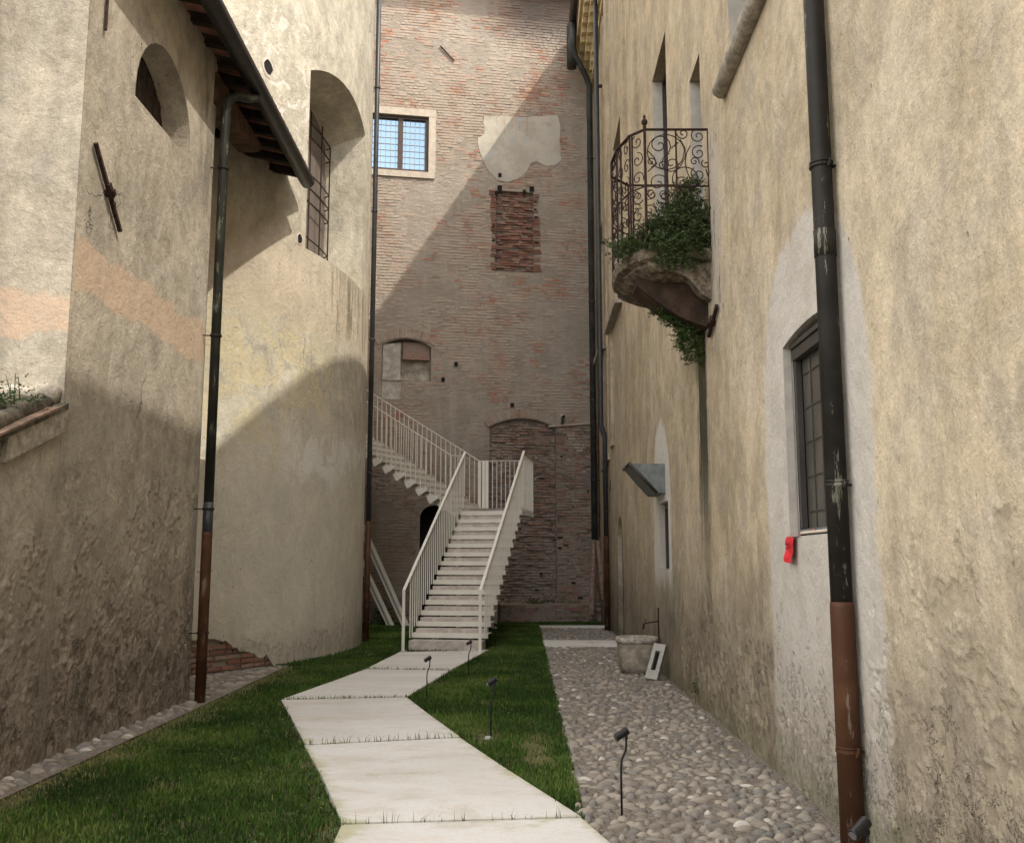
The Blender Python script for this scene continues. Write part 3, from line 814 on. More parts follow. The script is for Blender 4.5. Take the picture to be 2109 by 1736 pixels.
# ================================================================ PATH
path = empty('path', (-0.8, 10, 0)); tag(path, kind='structure')
cuts = [(( -0.86, 3.2), (1.15, 3.2)), ((-1.03, 6.21), (0.43, 6.37)), ((-1.385, 7.47), (-0.06, 7.86)), ((-1.80, 8.80), (-0.47, 9.17)),
        ((-2.22, 10.2), (-0.86, 10.5)), ((-2.66, 11.62), (-1.24, 11.85)), ((-2.40, 13.3), (-1.06, 13.35)), ((-2.17, 14.9), (-0.90, 14.72)), ((-1.98, 17.62), (-0.42, 18.1))]
open_gap = {0, 1, 3, 5, 7}
for i in range(len(cuts) - 1):
    (a, b), (c, d) = cuts[i], cuts[i + 1]
    g0 = 0.016 if i in open_gap else 0.004
    g1 = 0.016 if (i + 1) in open_gap else 0.004
    a = (a[0], a[1] + g0); b = (b[0], b[1] + g0); c = (c[0], c[1] - g1); d = (d[0], d[1] - g1)
    if i == 0:
        pts = [a, b, (0.56, 5.91), d, c, (-1.0, 5.91)]
    else: pts = [a, b, d, c]
    # gridded top so that the edge attribute can vary
    n = 10; m = MB(); vs = []; ed = []
    zt = 0.030 + (0.002 if i % 2 else 0)
    for j in range(n + 1):
        t = j / n
        L = Vector((*a, 0)).lerp(Vector((*c, 0)), t); Rr = Vector((*b, 0)).lerp(Vector((*d, 0)), t)
        for k in range(13):
            u = k / 12; p = L.lerp(Rr, u)
            dist = min(u, 1 - u) * (Rr - L).length
            dist = min(dist, (min(t, 1 - t) * 1.3 + 0.04))
            vs.append((p.x, p.y, zt)); ed.append(max(0, 1 - dist / 0.30))
    fs = [(j * 13 + k, j * 13 + k + 1, (j + 1) * 13 + k + 1, (j + 1) * 13 + k) for j in range(n) for k in range(12)]
    m.add(vs, fs)
    loop = [k for k in range(13)] + [j * 13 + 12 for j in range(1, n + 1)] + [n * 13 + k for k in range(11, -1, -1)] + [j * 13 for j in range(n - 1, 0, -1)]
    base = len(m.v)
    for q in loop: m.v.append((vs[q][0], vs[q][1], -0.03))
    for q in range(len(loop)):
        q2 = (q + 1) % len(loop)
        m.f.append((loop[q], base + q, base + q2, loop[q2])); m.c.append(0)
    o = m.build('paving_slab', M_slab, path)
    at = o.data.attributes.new('edge', 'FLOAT', 'POINT')
    at.data.foreach_set('value', ed + [0.5] * len(loop))

# ================================================================ GRASS
def make_blades(name, pts, hs, tones, label=None, lean=0.35, wid=0.0022, mat=None):
    """pts: N x 3"""
    N = len(pts); P = np.array(pts)
    ang = rng.uniform(0, 2 * np.pi, N); la = rng.uniform(0, 2 * np.pi, N); le = np.abs(rng.normal(0, lean, N)) * hs
    w = wid * rng.uniform(0.7, 1.4, N) * (1 + P[:, 1] / 10)
    dx, dy = np.cos(ang) * w, np.sin(ang) * w
    lx, ly = np.cos(la) * le, np.sin(la) * le
    v = np.zeros((N, 5, 3))
    v[:, 0] = P + np.stack([-dx, -dy, 0 * w], 1); v[:, 1] = P + np.stack([dx, dy, 0 * w], 1)
    mid = P + np.stack([lx * 0.3, ly * 0.3, hs * 0.6], 1)
    v[:, 2] = mid + np.stack([dx, dy, 0 * w], 1) * 0.75; v[:, 3] = mid - np.stack([dx, dy, 0 * w], 1) * 0.75
    v[:, 4] = P + np.stack([lx, ly, hs * (1 - 0.25 * (le / hs) ** 2)], 1)
    me = bpy.data.meshes.new(name)
    me.vertices.add(N * 5); me.vertices.foreach_set('co', v.reshape(-1))
    base = (np.arange(N) * 5)[:, None]
    q = (base + np.array([0, 1, 2, 3])).astype(np.int32); t = (base + np.array([3, 2, 4])).astype(np.int32)
    loops = np.concatenate([q, t], 1).reshape(-1)
    me.loops.add(len(loops)); me.loops.foreach_set('vertex_index', loops)
    me.polygons.add(N * 2)
    st = np.zeros((N, 2), np.int32); st[:, 0] = np.arange(N) * 7; st[:, 1] = st[:, 0] + 4
    me.polygons.foreach_set('loop_start', st.reshape(-1))
    me.update(calc_edges=True)
    a = me.attributes.new('tone', 'FLOAT', 'FACE'); a.data.foreach_set('value', np.repeat(tones, 2))
    me.materials.append(mat or M_grass)
    o = bpy.data.objects.new(name, me); COL.objects.link(o)
    o['kind'] = 'stuff'
    if label: o['label'] = label; o['category'] = 'grass'
    return o
def gn(x, y, s): return mnoise.noise(Vector((x * s, y * s, 1.7)))
pts = []; hs = []; tn = []
rr = random.Random(11)
def density(y): return 5600 if y < 9 else (3600 if y < 13 else 2000)
y = 4.6
while y < 26.5:
    dy = 0.25
    xl = LAWN_X if y < 15.2 else max(-5.2, tower_x(y) + 0.02) if y < 22 else -6
    xr = 2.35 if y > 25.2 else right_edge(y) + 0.02 + 0.03 * gn(2, y, 3)
    n = int((xr - xl) * dy * density(y))
    for _ in range(n):
        x = rr.uniform(xl + 0.005, xr + 0.005); yy = y + rr.uniform(0, dy)
        jt = .018 * gn(x * 0 + 3, yy, 9)
        pl, pr = interp(path_left, yy), interp(path_right, yy)
        if pl is not None: pl += .012 + jt; pr -= .012 + .018 * gn(7, yy, 8)
        if pl is not None and pl - 0.003 < x < pr + 0.003: continue
        if yy < 6.36 and pr is not None and x > pr - 0.01: continue
        dry = 0.0
        dl = x - LAWN_X
        if yy < 15.5 and dl < 0.45: dry = 0.95 * (1 - dl / 0.45)
        dr = (x - 0.22) ** 2 / 0.03 + (yy - 8.8) ** 2 / 1.0
        if dr < 1: dry = max(dry, 0.85 * (1 - dr))
        dr = (x + 0.25) ** 2 / 0.03 + (yy - 9.3) ** 2 / 0.3
        if dr < 1: dry = max(dry, 0.9 * (1 - dr))
        if pl is not None and -.12 < x - pl < .0: dry = max(dry, .3)
        q = gn(x, yy, 2.2)
        dry += 0.08 + max(0, q - 0.2) * 1.4
        if 22 < yy < 24.4 and x > -0.2: dry += 0.35
        isdry = rr.random() < dry
        if isdry and rr.random() < 0.3: continue
        pts.append((x, yy, -0.004))
        hs.append((rr.uniform(0.022, 0.055) if not isdry else rr.uniform(0.012, 0.03)) * (1 + 0.35 * q) * (1.75 if rr.random() < 0.02 else 1))
        tn.append(1.0 if isdry else min(0.94, max(0, 0.45 + 0.75 * gn(x + 9, yy, 1.1) + 0.3 * gn(x, yy + 5, 4.0) + rr.gauss(0, 0.24))))
    y += dy
o = make_blades('lawn_grass', pts, np.array(hs), np.array(tn), 'dark green grass of the lawn on both sides of the pale path')
# tufts rooted in the open joints of the path
pts = []; hs = []; tn = []
for i in (1, 3, 5, 7):
    a, b = cuts[i]
    for k in range([0, 34, 0, 60, 0, 170, 0, 150][i]):
        t = rr.random(); c = (a[0] + (b[0] - a[0]) * t, a[1] + (b[1] - a[1]) * t)
        for _ in range(rr.randrange(1, 4)):
            pts.append((c[0] + rr.gauss(0, 0.006), c[1] + rr.gauss(0, 0.003), 0.0))
            hs.append(rr.uniform(0.045, 0.12) if i < 4 else rr.uniform(0.035, 0.085)); tn.append(rr.uniform(0.2, 0.8))
o = make_blades('joint_grass', pts, np.array(hs), np.array(tn), 'thin grass tufts growing out of the joints between path slabs', lean=0.45, wid=0.0013)
# low broad-leaf weeds among the lawn
pts = []
def leafcloud(name, centers, size, mat, parent=None, n=None, flat=False, seed=1, label=None):
    """centers: list of (x,y,z,tone); each becomes a small folded leaf"""
    r = random.Random(seed); m = MB()
    for (x, y, z, t) in centers:
        s = size * r.uniform(0.6, 1.3)
        a = r.uniform(0, 2 * math.pi); el = r.uniform(-0.5, 0.9) if not flat else r.uniform(-0.1, 0.5)
        d = Vector((math.cos(a) * math.cos(el), math.sin(a) * math.cos(el), math.sin(el)))
        w = d.cross(Vector((r.gauss(0, .5), r.gauss(0, .5), 1))).normalized()
        p = Vector((x, y, z)); up = d.cross(w) * 0.15 * s
        m.add([p, p + d * s * 0.45 + w * s * 0.2 - up, p + d * s, p + d * s * 0.45 - w * s * 0.2 - up], [(0, 1, 2), (0, 2, 3)], min(1, max(0, t + r.gauss(0, .18))))
    return m.build(name, mat, parent, col=True)
cs = []
for _ in range(420):
    x = rr.uniform(-3.1, -1.0); y = rr.uniform(5.6, 10.5)
    if interp(path_left, y) - 0.02 < x: continue
    if gn(x, y, 1.4) < 0.1 and not (x > interp(path_left, y) - 0.35): continue
    for _ in range(5): cs.append((x + rr.gauss(0, .03), y + rr.gauss(0, .03), rr.uniform(0.02, 0.06), 0.75))
o = leafcloud('clover', cs, 0.026, M_leaf2, flat=True); tag(o, 'low clover and broad weeds scattered in the near left lawn', 'weeds', kind='stuff')

# ================================================================ GREY PLASTERED HOUSE (left)
def PA(s, off=0): return (-3.79 + (s - 7.67) * 0.01 - off, s)
house = empty('plastered_house', (-3.8, 10, 0))
tag(house, 'grey plastered house on the left with arched window, overhanging eave and faded orange band', 'house')
mb = MB(); bk = MB()
holesA = [dict(s0=8.15, s1=11.70, z0=-0.05, z1=2.5, depth=0), dict(s0=9.23, s1=10.86, z0=6.22, z1=6.28, rise=0.84, depth=0.32, mb=bk)]
make_wall(mb, PA, 8.15, 11.70, -0.05, 7.92, holesA, ds=0.25)
mb.add([(-3.752, 11.70, -0.05), (-8.5, 11.70, -0.05), (-8.5, 11.70, 9.6), (-3.752, 11.70, 7.92)], [(0, 1, 2, 3)])
mb.build('wall', M_grey, house)
relief_patch('lower_wall', PA, 8.15, 11.70, -0.05, 2.5, M_grey, house, 0.0165, lambda s, z: -0.07 - max(0, z - 0.9) * 0.20 - max(0, .25 - z), 3.0, 0.0075)
mb = MB().add([(-3.788, 8.15, -0.05), (-3.788, 8.15, 7.92), (-8.5, 8.15, 9.6), (-8.5, 8.15, -0.05)], [(0, 1, 2, 3)])
mb.build('gable_wall', M_grey, house)
aw = bk.build('window', M_dark, house)
for k in range(7):
    y = 9.30 + k * 0.235
    h = 0.84 * math.sqrt(max(0, 1 - ((y + 0.1 - 10.045) / 0.815) ** 2))
    MB().abox(-4.085, y - 0.006, 6.24, -4.065, y + 0.213, 6.22 + max(0.15, h * 0.98)).build('plank', M_wood_dk, aw)
# eave: rafters, terracotta boards, gutter
GX, GZ = -3.20, 7.42
SL = 0.22
def eave_z(x): return 7.80 + (-3.36 - x) * SL
mb = MB()
mb.add([(-3.34, 7.9, eave_z(-3.34) + .10), (-3.34, 15.6, eave_z(-3.34) + .10), (-9, 14.0, eave_z(-9) + .10), (-9, 7.9, eave_z(-9) + .10),
        (-3.34, 7.9, eave_z(-3.34) + .16), (-3.34, 15.6, eave_z(-3.34) + .16), (-9, 14.0, eave_z(-9) + .16), (-9, 7.9, eave_z(-9) + .16)],
       [(0, 1, 2, 3), (7, 6, 5, 4), (0, 4, 5, 1), (2, 6, 7, 3), (1, 5, 6, 2), (0, 3, 7, 4)])
roofA = mb.build('roof', M_tile_under, house)
for k in range(15):
    y = 8.20 + k * 0.50
    x1 = -3.9 if y < 11.8 else -5.6
    MB().bar((-3.44, y, eave_z(-3.44) + 0.035), (x1, y, eave_z(x1) + 0.035), 0.10, 0.115, side=(0, 1, 0)).build('rafter', M_wood_dk, house)
for k in range(31):     # roof tiles on top
    y = 7.98 + k * 0.245
    pts = [(-3.36, y, eave_z(-3.36) + 0.16), (-6, y, eave_z(-6) + 0.2), (-8.9, y, eave_z(-8.9) + 0.2)]
    MB().tube(pts, 0.07, 6).build('roof_tile', M_tile, roofA, smooth=True)
# beam end under the eave
MB().add([(-3.72, 11.6, 7.72), (-3.98, 11.6, 7.72), (-3.98, 11.6, 7.30), (-3.72, 11.6, 7.30),
          (-3.72, 13.9, 7.72), (-3.98, 13.9, 7.72), (-3.98, 13.55, 7.50), (-3.72, 13.55, 7.50)],
         [(3, 2, 1, 0), (4, 5, 6, 7), (0, 1, 5, 4), (2, 3, 7, 6), (0, 4, 7, 3), (1, 2, 6, 5)]).build('beam', M_wood, house)
# half-round gutter
def gutter(mbx, p, q, r, out, up=(0, 0, 1), n=9):
    p = Vector(p); q = Vector(q); out = Vector(out); up = Vector(up)
    vs = []
    for P_ in (p, q):
        for rad in (r, r - 0.006):
            for k in range(n):
                a = math.pi + math.pi * k / (n - 1)
                vs.append(P_ + out * math.cos(a) * rad + up * math.sin(a) * rad)
    fs = []
    for k in range(n - 1):
        fs.append((k, k + 1, 2 * n + k + 1, 2 * n + k)); fs.append((n + k + 1, n + k, 3 * n + k, 3 * n + k + 1))
    fs += [(0, 2 * n, 3 * n, n), (n - 1, 2 * n - 1, 4 * n - 1, 3 * n - 1)]
    fs += [tuple(range(n)), tuple(range(2 * n, 3 * n))]
    return mbx.add(vs, fs)
mb = gutter(MB(), (-3.35, 7.7, 7.80), (-3.35, 15.3, 7.76), 0.118, (1, 0, 0))
gt = mb.build('gutter', M_gutter, house, smooth=True)
mb = MB().tube([(-3.245, 7.7, 7.81), (-3.245, 15.3, 7.77)], 0.014, 6).tube([(-3.45, 7.7, 7.81), (-3.45, 15.3, 7.77)], 0.012, 6)
mb.build('gutter_bead', M_gutter, gt, smooth=True)
# downpipe with swan neck
DP = (-3.60, 11.62)
mb = MB().tube([(-3.36, 12.15, 7.74), (-3.37, 12.1, 7.62), (-3.42, 11.95, 7.54), (-3.50, 11.76, 7.48), (-3.57, 11.65, 7.38), (DP[0], DP[1], 7.22), (DP[0], DP[1], 1.92)], 0.058, 14)
dp = mb.build('downpipe', M_pipe_green, house, smooth=True)
MB().tube([(DP[0], DP[1], 1.95), (DP[0], DP[1], 1.90), (DP[0], DP[1], 0.0)], [0.064, 0.062, 0.062], 14).build('rusty_foot_pipe', M_pipe_rust, dp, smooth=True)
MB().tube([(DP[0], DP[1], 2.30), (DP[0], DP[1], 1.90)], 0.061, 14).build('pipe_collar', M_pipe_new, dp, smooth=True)
for z in (6.45, 4.32, 2.22, 0.78):
    m = MB().tube([(DP[0], DP[1], z - 0.012), (DP[0], DP[1], z + 0.012)], 0.072, 14)
    m.bar((DP[0] - 0.05, DP[1], z), (-3.76, DP[1] - .03, z), 0.02, 0.012)
    m.build('pipe_bracket', M_iron if z < 1 else M_pipe_dark, dp)
# iron wall anchors
def anchor(p, q, nrm, parent, rad=0.022):
    p = Vector(p); q = Vector(q); nrm = Vector(nrm)
    d = (q - p).normalized(); mid = p.lerp(q, 0.55)
    m = MB().bar(p + nrm * 0.03, q + nrm * 0.03, 0.035, 0.035, side=nrm)
    m.bar(mid + nrm * -0.02 , mid + nrm * 0.085, 0.06, 0.05, side=d)
    m.bar(mid - d * 0.09 + nrm * 0.05, mid + d * 0.05 + nrm * 0.05, 0.055, 0.03, side=d.cross(nrm))
    m.bar(mid + d * 0.1 + nrm * 0.045, mid + d * 0.2 + nrm * 0.03, 0.05, 0.02, side=d.cross(nrm))
    return m.build('iron_anchor', M_iron, parent)
anchor((-3.78, 8.36, 5.33), (-3.77, 8.98, 4.72), (1, 0, 0), house)
MB().tube([(-3.755, 8.43, 6.95), (-3.755, 8.43, 6.46)], .016, 6).build('iron_anchor', M_iron, house)
# dark downpipe at the far left of the gable
MB().tube([(-4.72, 8.05, 0), (-4.72, 8.05, 8.2)], 0.14, 12).build('corner_pipe', simple('dark_red_pipe', (0.05, 0.018, 0.014), 0.6), house, smooth=True)

# lean-to shed against the gable
shed = empty('lean_to_shed', (-4.5, 6, 0))
tag(shed, 'low lean-to wall and mossy tiled roof at the left edge of the courtyard', 'shed')
def shz(y): return 2.93 - (8.15 - y) * 0.38
mb = MB()
PS = [(-3.79, 3.4), (-3.79, 8.15)]
mb.add([(-3.79, 3.4, -.05), (-3.79, 6.2, -.05), (-3.79, 6.2, shz(6.2) - 0.09), (-3.79, 3.4, shz(3.4) - 0.09)], [(0, 1, 2, 3)])
mb.add([(-3.79, 6.2, 1.9), (-3.789, 8.149, 1.9), (-3.789, 8.149, shz(8.15) - 0.09), (-3.79, 6.2, shz(6.2) - 0.09)], [(0, 1, 2, 3)])
relief_patch('lower_wall', lambda s, off=0: (-3.79 - off, s), 6.2, 8.15, -0.05, 1.9, M_grey, shed, 0.016, lambda s, z: -0.07 - max(0, z - 0.9) * 0.20 - max(0, .25 - z), 3.0, 0.0075)
mb.add([(-3.79, 3.4, -.05), (-3.79, 3.4, shz(3.4) - .09), (-7.5, 3.4, shz(3.4) - .09), (-7.5, 3.4, -.05)], [(0, 1, 2, 3)])
mb.build('wall', M_grey, shed)
mb = MB()
mb.extr([(-3.73, 3.3, shz(3.3)), (-3.73, 8.13, shz(8.13)), (-3.73, 8.13, shz(8.13) - 0.05), (-3.73, 3.3, shz(3.3) - 0.05)], (-3.8, 0, 0))
rf = mb.build('roof', M_tile_moss, shed)
mb = MB().extr([(-3.735, 7.2, shz(7.2) - 0.052), (-3.735, 8.14, shz(8.14) - 0.052), (-3.745, 8.14, shz(8.14) - 0.24), (-3.745, 7.2, shz(7.2) - 0.24)], (-0.044, 0, 0))
mb.build('verge_board', M_stone, shed)
MB().extr([(-3.70, 3.3, shz(3.3) + .02), (-3.70, 7.9, shz(7.9) + .02), (-3.70, 7.9, shz(7.9) - 0.0), (-3.70, 3.3, shz(3.3) - 0.0)], (-0.10, 0, 0)).build('verge_tile', M_verge, shed)
mb = MB()
for k in range(14):
    x = -6.20 + k * 0.17; z = 0.06
    mb.tube([(x, 8.02, shz(8.0) + 0.07 + random.uniform(-.01, .02)), (x + random.uniform(-.03, .03), 8.10, shz(8.1) + 0.09), (x + 0.18, 8.09, shz(8.1) + 0.07)], [0.075, 0.09, 0.075], 7)
mb.build('mortar_flashing', M_stone, shed, smooth=True)
for k in range(9):
    x = -3.86 - k * 0.2
    for j in range(4):
        y1 = 7.98 - j * 0.42; y0 = y1 - 0.45
        MB().tube([(x, y1, shz(y1) + 0.035 + .01 * (k % 2)), (x + random.uniform(-.02, .02), y0, shz(y0) + 0.055)], [0.07, 0.085], 7).build('roof_tile', M_tile_moss, rf, smooth=True)
MB().abox(-3.80, 3.5, 0, -3.775, 7.16, 2.3).build('plank_door', M_wood, shed) if False else None
# weeds on that roof
cs = []
for (bx, by, bz, n, sp) in [(-3.95, 7.45, 2.78, 170, 0.10), (-4.12, 7.62, 2.86, 150, 0.11), (-3.85, 7.72, 2.82, 90, 0.06), (-4.3, 7.5, 2.85, 120, 0.1)]:
    for _ in range(n): cs.append((bx + rr.gauss(0, sp), by + rr.gauss(0, sp * 0.7), bz + abs(rr.gauss(0, 0.08)), rr.random()))
wd = empty('roof_weeds', (-4.0, 7.5, 2.7)); tag(wd, 'green weeds rooted among the mossy tiles of the lean-to roof', 'weeds')
leafcloud('foliage', cs, 0.04, M_leaf2, wd)
m = MB()
for k in range(9):
    x = rr.uniform(-4.4, -3.9); y = rr.uniform(7.4, 7.8)
    m.tube([(x, y, 2.7), (x + rr.gauss(0, .02), y, 2.9), (x + rr.gauss(0, .04), y, 3.0 + rr.uniform(0, .12))], [.004, .006, .003], 4)
m.build('stem', M_leaf2, wd, col=True)

# ================================================================ ROUND TOWER
def PT(s, off=0):
    r = TR - off; a = s / TR          # s = arc length, a = angle from +x
    return (TC[0] + r * math.cos(a), TC[1] + r * math.sin(a))
def s_of_y(y): return TR * math.asin((y - TC[1]) / TR)
tower = empty('round_tower', (-10.9, 19, 0))
tag(tower, 'cream plastered round tower with a barred arched window, between grey house and brick wall', 'tower')
mb = MB(); bk = MB()
ws0, ws1 = s_of_y(16.05), s_of_y(18.68)
hs_ = [dict(s0=ws0, s1=ws1, z0=6.88, z1=10.10, rise=0.36, depth=0.80, dzs=0.42, dzt=0.26, mb=bk)]
make_wall(mb, PT, -9.6, 10.5, 0.62, 19.5, hs_, ds=0.3)
# foot: broken plaster edge over brick between s_a and s_b
sa, sb = s_of_y(13.4), s_of_y(15.62)
def plaster_edge(s):
    if s <= sa: return 0.55
    if s >= sb: return 0.0
    t = (s - sa) / (sb - sa)
    p = [(0, 0.62), (0.30, 0.60), (0.40, 0.50), (0.52, 0.50), (0.62, 0.44), (0.70, 0.30), (0.80, 0.25), (0.88, 0.14), (0.93, 0.18), (1.0, 0.0)]
    for (a, za), (b, zb) in zip(p[:-1], p[1:]):
        if a <= t <= b: v = za + (zb - za) * (t - a) / (b - a); break
    return max(0, min(0.615, v + 0.035 * mnoise.noise(Vector((s * 14, 0, 0)))))
n = 240; ss = [-9.6 + 20.1 * i / n for i in range(n + 1)] + [sa + (sb - sa) * i / 70 for i in range(71)]
ss = sorted(ss)
for a, b in zip(ss[:-1], ss[1:]):
    if b - a < 1e-5: continue
    za, zb = plaster_edge(a), plaster_edge(b)
    if a < sa: za = zb = -0.05
    if a >= sb: za = zb = -0.05
    pa, pb = PT(a), PT(b); qa, qb = PT(a, 0.05), PT(b, 0.05)
    mb.add([(*pa, za), (*pb, zb), (*pb, 0.62), (*pa, 0.62)], [(0, 1, 2, 3)])
    if sa <= a < sb: mb.add([(*qa, za), (*qb, zb), (*pb, zb), (*pa, za)], [(0, 1, 2, 3)])
import bmesh
o = mb.build('wall', M_tower, tower, smooth=True)
bm = bmesh.new(); bm.from_mesh(o.data); bmesh.ops.remove_doubles(bm, verts=bm.verts, dist=0.0005)
bm.to_mesh(o.data); bm.free(); o.data.set_sharp_from_angle(angle=R(35))
mb = MB()
for i in range(16):
    a = sa - 0.2 + (sb - sa + 0.3) * i / 16; b = sa - 0.2 + (sb - sa + 0.3) * (i + 1) / 16
    mb.add([(*PT(a, 0.055), -.05), (*PT(b, 0.055), -.05), (*PT(b, 0.055), 0.66), (*PT(a, 0.055), 0.66)], [(0, 1, 2, 3)])
mb.build('mortar_core', M_mortar_pale, tower)
for c in range(8):
    z = 0.03 + c * 0.078; s = sa - 0.05 + (0.12 if c % 2 else 0) + random.uniform(-.03, .03)
    while s < sb:
        L = random.choice([0.25, 0.27, 0.24, 0.13]) * random.uniform(.9, 1.05)
        m_ = s + L / 2
        if z < plaster_edge(m_) + 0.05 and random.random() < 0.9:
            x, y = PT(m_, 0.05 - random.uniform(-0.004, 0.018)); a = m_ / TR
            MB().box((x, y, z + 0.028), (-math.sin(a), math.cos(a), random.gauss(0, .02)), (math.cos(a), math.sin(a), 0), (0, 0, 1), L / 2 - 0.006, 0.02, 0.029 * random.uniform(.85, 1.05)).build('brick', M_brick_raw, tower)
        s += L + 0.008
# barred window
tw = bk.build('window', M_net, tower)
def bar_t(s, off): return PT(s, off)
gz0, gz1 = 7.22, 10.0
grille = empty('grille', None, tower)
for i in range(5):
    s = ws0 + 0.10 + i * (ws1 - ws0 - 0.2) / 4
    p = PT(s, 0.68)
    zt = 9.72 + 0.3 * math.sqrt(max(0, 1 - ((i - 2) / 2.1) ** 2))
    MB().tube([(*p, gz0), (*p, zt)], 0.014, 6).build('bar', M_iron, grille)
for z in (7.28, 7.55, 8.25, 8.52, 8.80, 9.52, 9.80):
    pts_ = [(*PT(ws0 + (ws1 - ws0) * t, 0.68), z) for t in (0.02, 0.35, 0.7, 0.97)] + [(*PT(ws1 - 0.01, 0.78), z)]
    MB().tube(pts_, 0.014, 6).build('bar', M_iron, grille)
# putlog holes
for (Y, z, w, h) in [(15.05, 9.62, 0.10, 0.13), (15.88, 6.98, 0.07, 0.09)]:
    s = s_of_y(Y)
    m = MB(); x, y = PT(s, -0.002); a = s / TR
    T = Vector((-math.sin(a), math.cos(a), 0)); Nn = Vector((math.cos(a), math.sin(a), 0))
    ring = []
    r3 = random.Random(int(Y * 10))
    for k in range(11):
        t = 2 * math.pi * k / 11; ring.append(Vector((x, y, z)) + T * math.cos(t) * w * r3.uniform(.8, 1.15) + Vector((0, 0, 1)) * math.sin(t) * h * r3.uniform(.8, 1.15))
    m.add(ring, [tuple(range(11))])
    m.build('putlog_hole', M_dark, tower)
    m = MB(); ring2 = [Vector((x, y, z)) + (q - Vector((x, y, z))) * r3.uniform(1.25, 1.5) + Nn * 0.004 for q in ring]; ring1 = [q + Nn * 0.012 for q in ring]
    m.add(ring1 + ring2, [(k, (k + 1) % 11, 11 + (k + 1) % 11, 11 + k) for k in range(11)]); m.build('chipped_rim', M_stone_pale, tower)
# small sloping cap by the grey house corner
s = s_of_y(14.15); a = s / TR; x, y = PT(s)
T = Vector((-math.sin(a), math.cos(a), 0)); Nn = Vector((math.cos(a), math.sin(a), 0)); c = Vector((x, y, 0))
m = MB(); A_ = c - T * 0.9; B_ = c + T * 0.16
m.add([A_ + V(0, 0, 3.25) - Nn * .3, B_ + V(0, 0, 3.15) - Nn * .03, B_ + V(0, 0, 3.06) + Nn * .07, A_ + V(0, 0, 3.20) + Nn * .32,
       A_ + V(0, 0, 2.0), B_ - T * .16 + V(0, 0, 2.3) ], [(0, 3, 2, 1), (3, 4, 5, 2), (1, 2, 5)])
m.build('buttress_cap', M_tower, tower)
# tower downpipe
a = math.radians(7.6); px, py = TC[0] + (TR + 0.085) * math.cos(a), TC[1] + (TR + 0.085) * math.sin(a)
MB().tube([(px, py, 2.35), (px, py, 18.5)], 0.052, 12).build('downpipe', M_pipe_new, tower, smooth=True)
tp = MB().tube([(px, py, 0), (px, py, 2.42)], 0.060, 12).build('rusty_foot_pipe', M_pipe_rust, tower, smooth=True)
for z in (0.7, 3.4, 6.2, 9.0, 11.8): MB().tube([(px, py, z), (px, py, z + 0.03)], 0.068, 12).build('pipe_bracket', M_pipe_new, tower)

# ================================================================ BRICK WALL BUILDING (back)
BU = Vector((0.985, 0.174, 0)).normalized(); BN = Vector((BU.y, -BU.x, 0)); B0 = Vector((2.3, 27.2, 0)); BS = -8.2    # s measured from B0 leftwards negative
def PB(s, off=0): p = B0 + BU * s - BN * off; return (p.x, p.y)
def bs_of_x(x): return (x - B0.x) / BU.x
palace = empty('brick_building', (0, 27, 0))
tag(palace, 'tall patched brick building closing the far end of the courtyard', 'building')
sx = bs_of_x
win = dict(s0=sx(-4.0), s1=sx(-2.37), z0=12.50, z1=14.14, depth=0.16, back=False)
niche = dict(s0=sx(-3.55), s1=sx(-2.23), z0=6.50, z1=7.45, rise=0.22, depth=0.34)
nlow = dict(s0=sx(-3.55), s1=sx(-3.02), z0=5.98, z1=6.498, depth=0.05)
door = dict(s0=sx(-2.47), s1=sx(-1.72), z0=-0.04, z1=2.80, rise=0.32, depth=0.6)
block = dict(s0=sx(-0.48), s1=sx(0.62), z0=9.72, z1=12.1, depth=0.13)
arch = dict(s0=sx(-0.62), s1=sx(1.22), z0=-0.04, z1=5.27, rise=0.26, depth=0.12)
bk_n, bk_d, bk_b, bk_a = MB(), MB(), MB(), MB()
niche['mb'] = bk_n; door['mb'] = bk_d; block['mb'] = bk_b; arch['mb'] = bk_a; nlow['mb'] = bk_n
mb = MB()
make_wall(mb, PB, BS, 1.2, -0.05, 18.3, [win, niche, nlow, door, block, arch], ds=0.5)
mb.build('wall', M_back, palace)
M_nplast = simple('niche_plaster', (0.40, 0.36, 0.29), 0.9, var=0.35, scale=4, bump=0.5)
bk_n.build('niche_back', M_nplast, palace)
MB().add([(*PB(niche['s0'] + 0.02, 0.03), 5.98), (*PB(sx(-3.05), 0.03), 5.98), (*PB(sx(-3.05), 0.05), 7.55), (*PB(niche['s0'] + 0.02, 0.03), 7.5)], [(0, 1, 2, 3)]).build('pale_plaster_panel', simple('pale_niche_plaster', (0.47, 0.45, 0.39), 0.9, var=0.25, scale=5, bump=0.5), palace)
c = Vector((*PB(sx(-2.62), 0), 7.36)) - BN * .24
MB().box(c, BU, BN, (0, 0, 1), .37, .085, .24).build('niche_shade_block', M_brick_dark, palace)  # dark box added for the deep shade at the niche's upper right
bk_d.build('doorway', M_dark, palace)
bk_b.build('infill_mortar', M_mortar_dark, palace); bk_a.build('recess_mortar', M_mortar_dark, palace)
def in_hole(s, z, L, h, m=0.02):
    for q in (win, niche, nlow, door, block, arch):
        top = q['z1']
        if q.get('rise', 0):
            hw = (q['s1'] - q['s0']) / 2; t = (s + L / 2 - q['s0'] - hw) / hw
            top += q['rise'] * math.sqrt(max(0, 1 - t * t)) + 0.25
        ex = 0.14 if q is win else 0
        if s + L > q['s0'] - m - ex and s < q['s1'] + m + ex and z + h > q['z0'] - m - ex and z < top + m + ex: return True
    return False
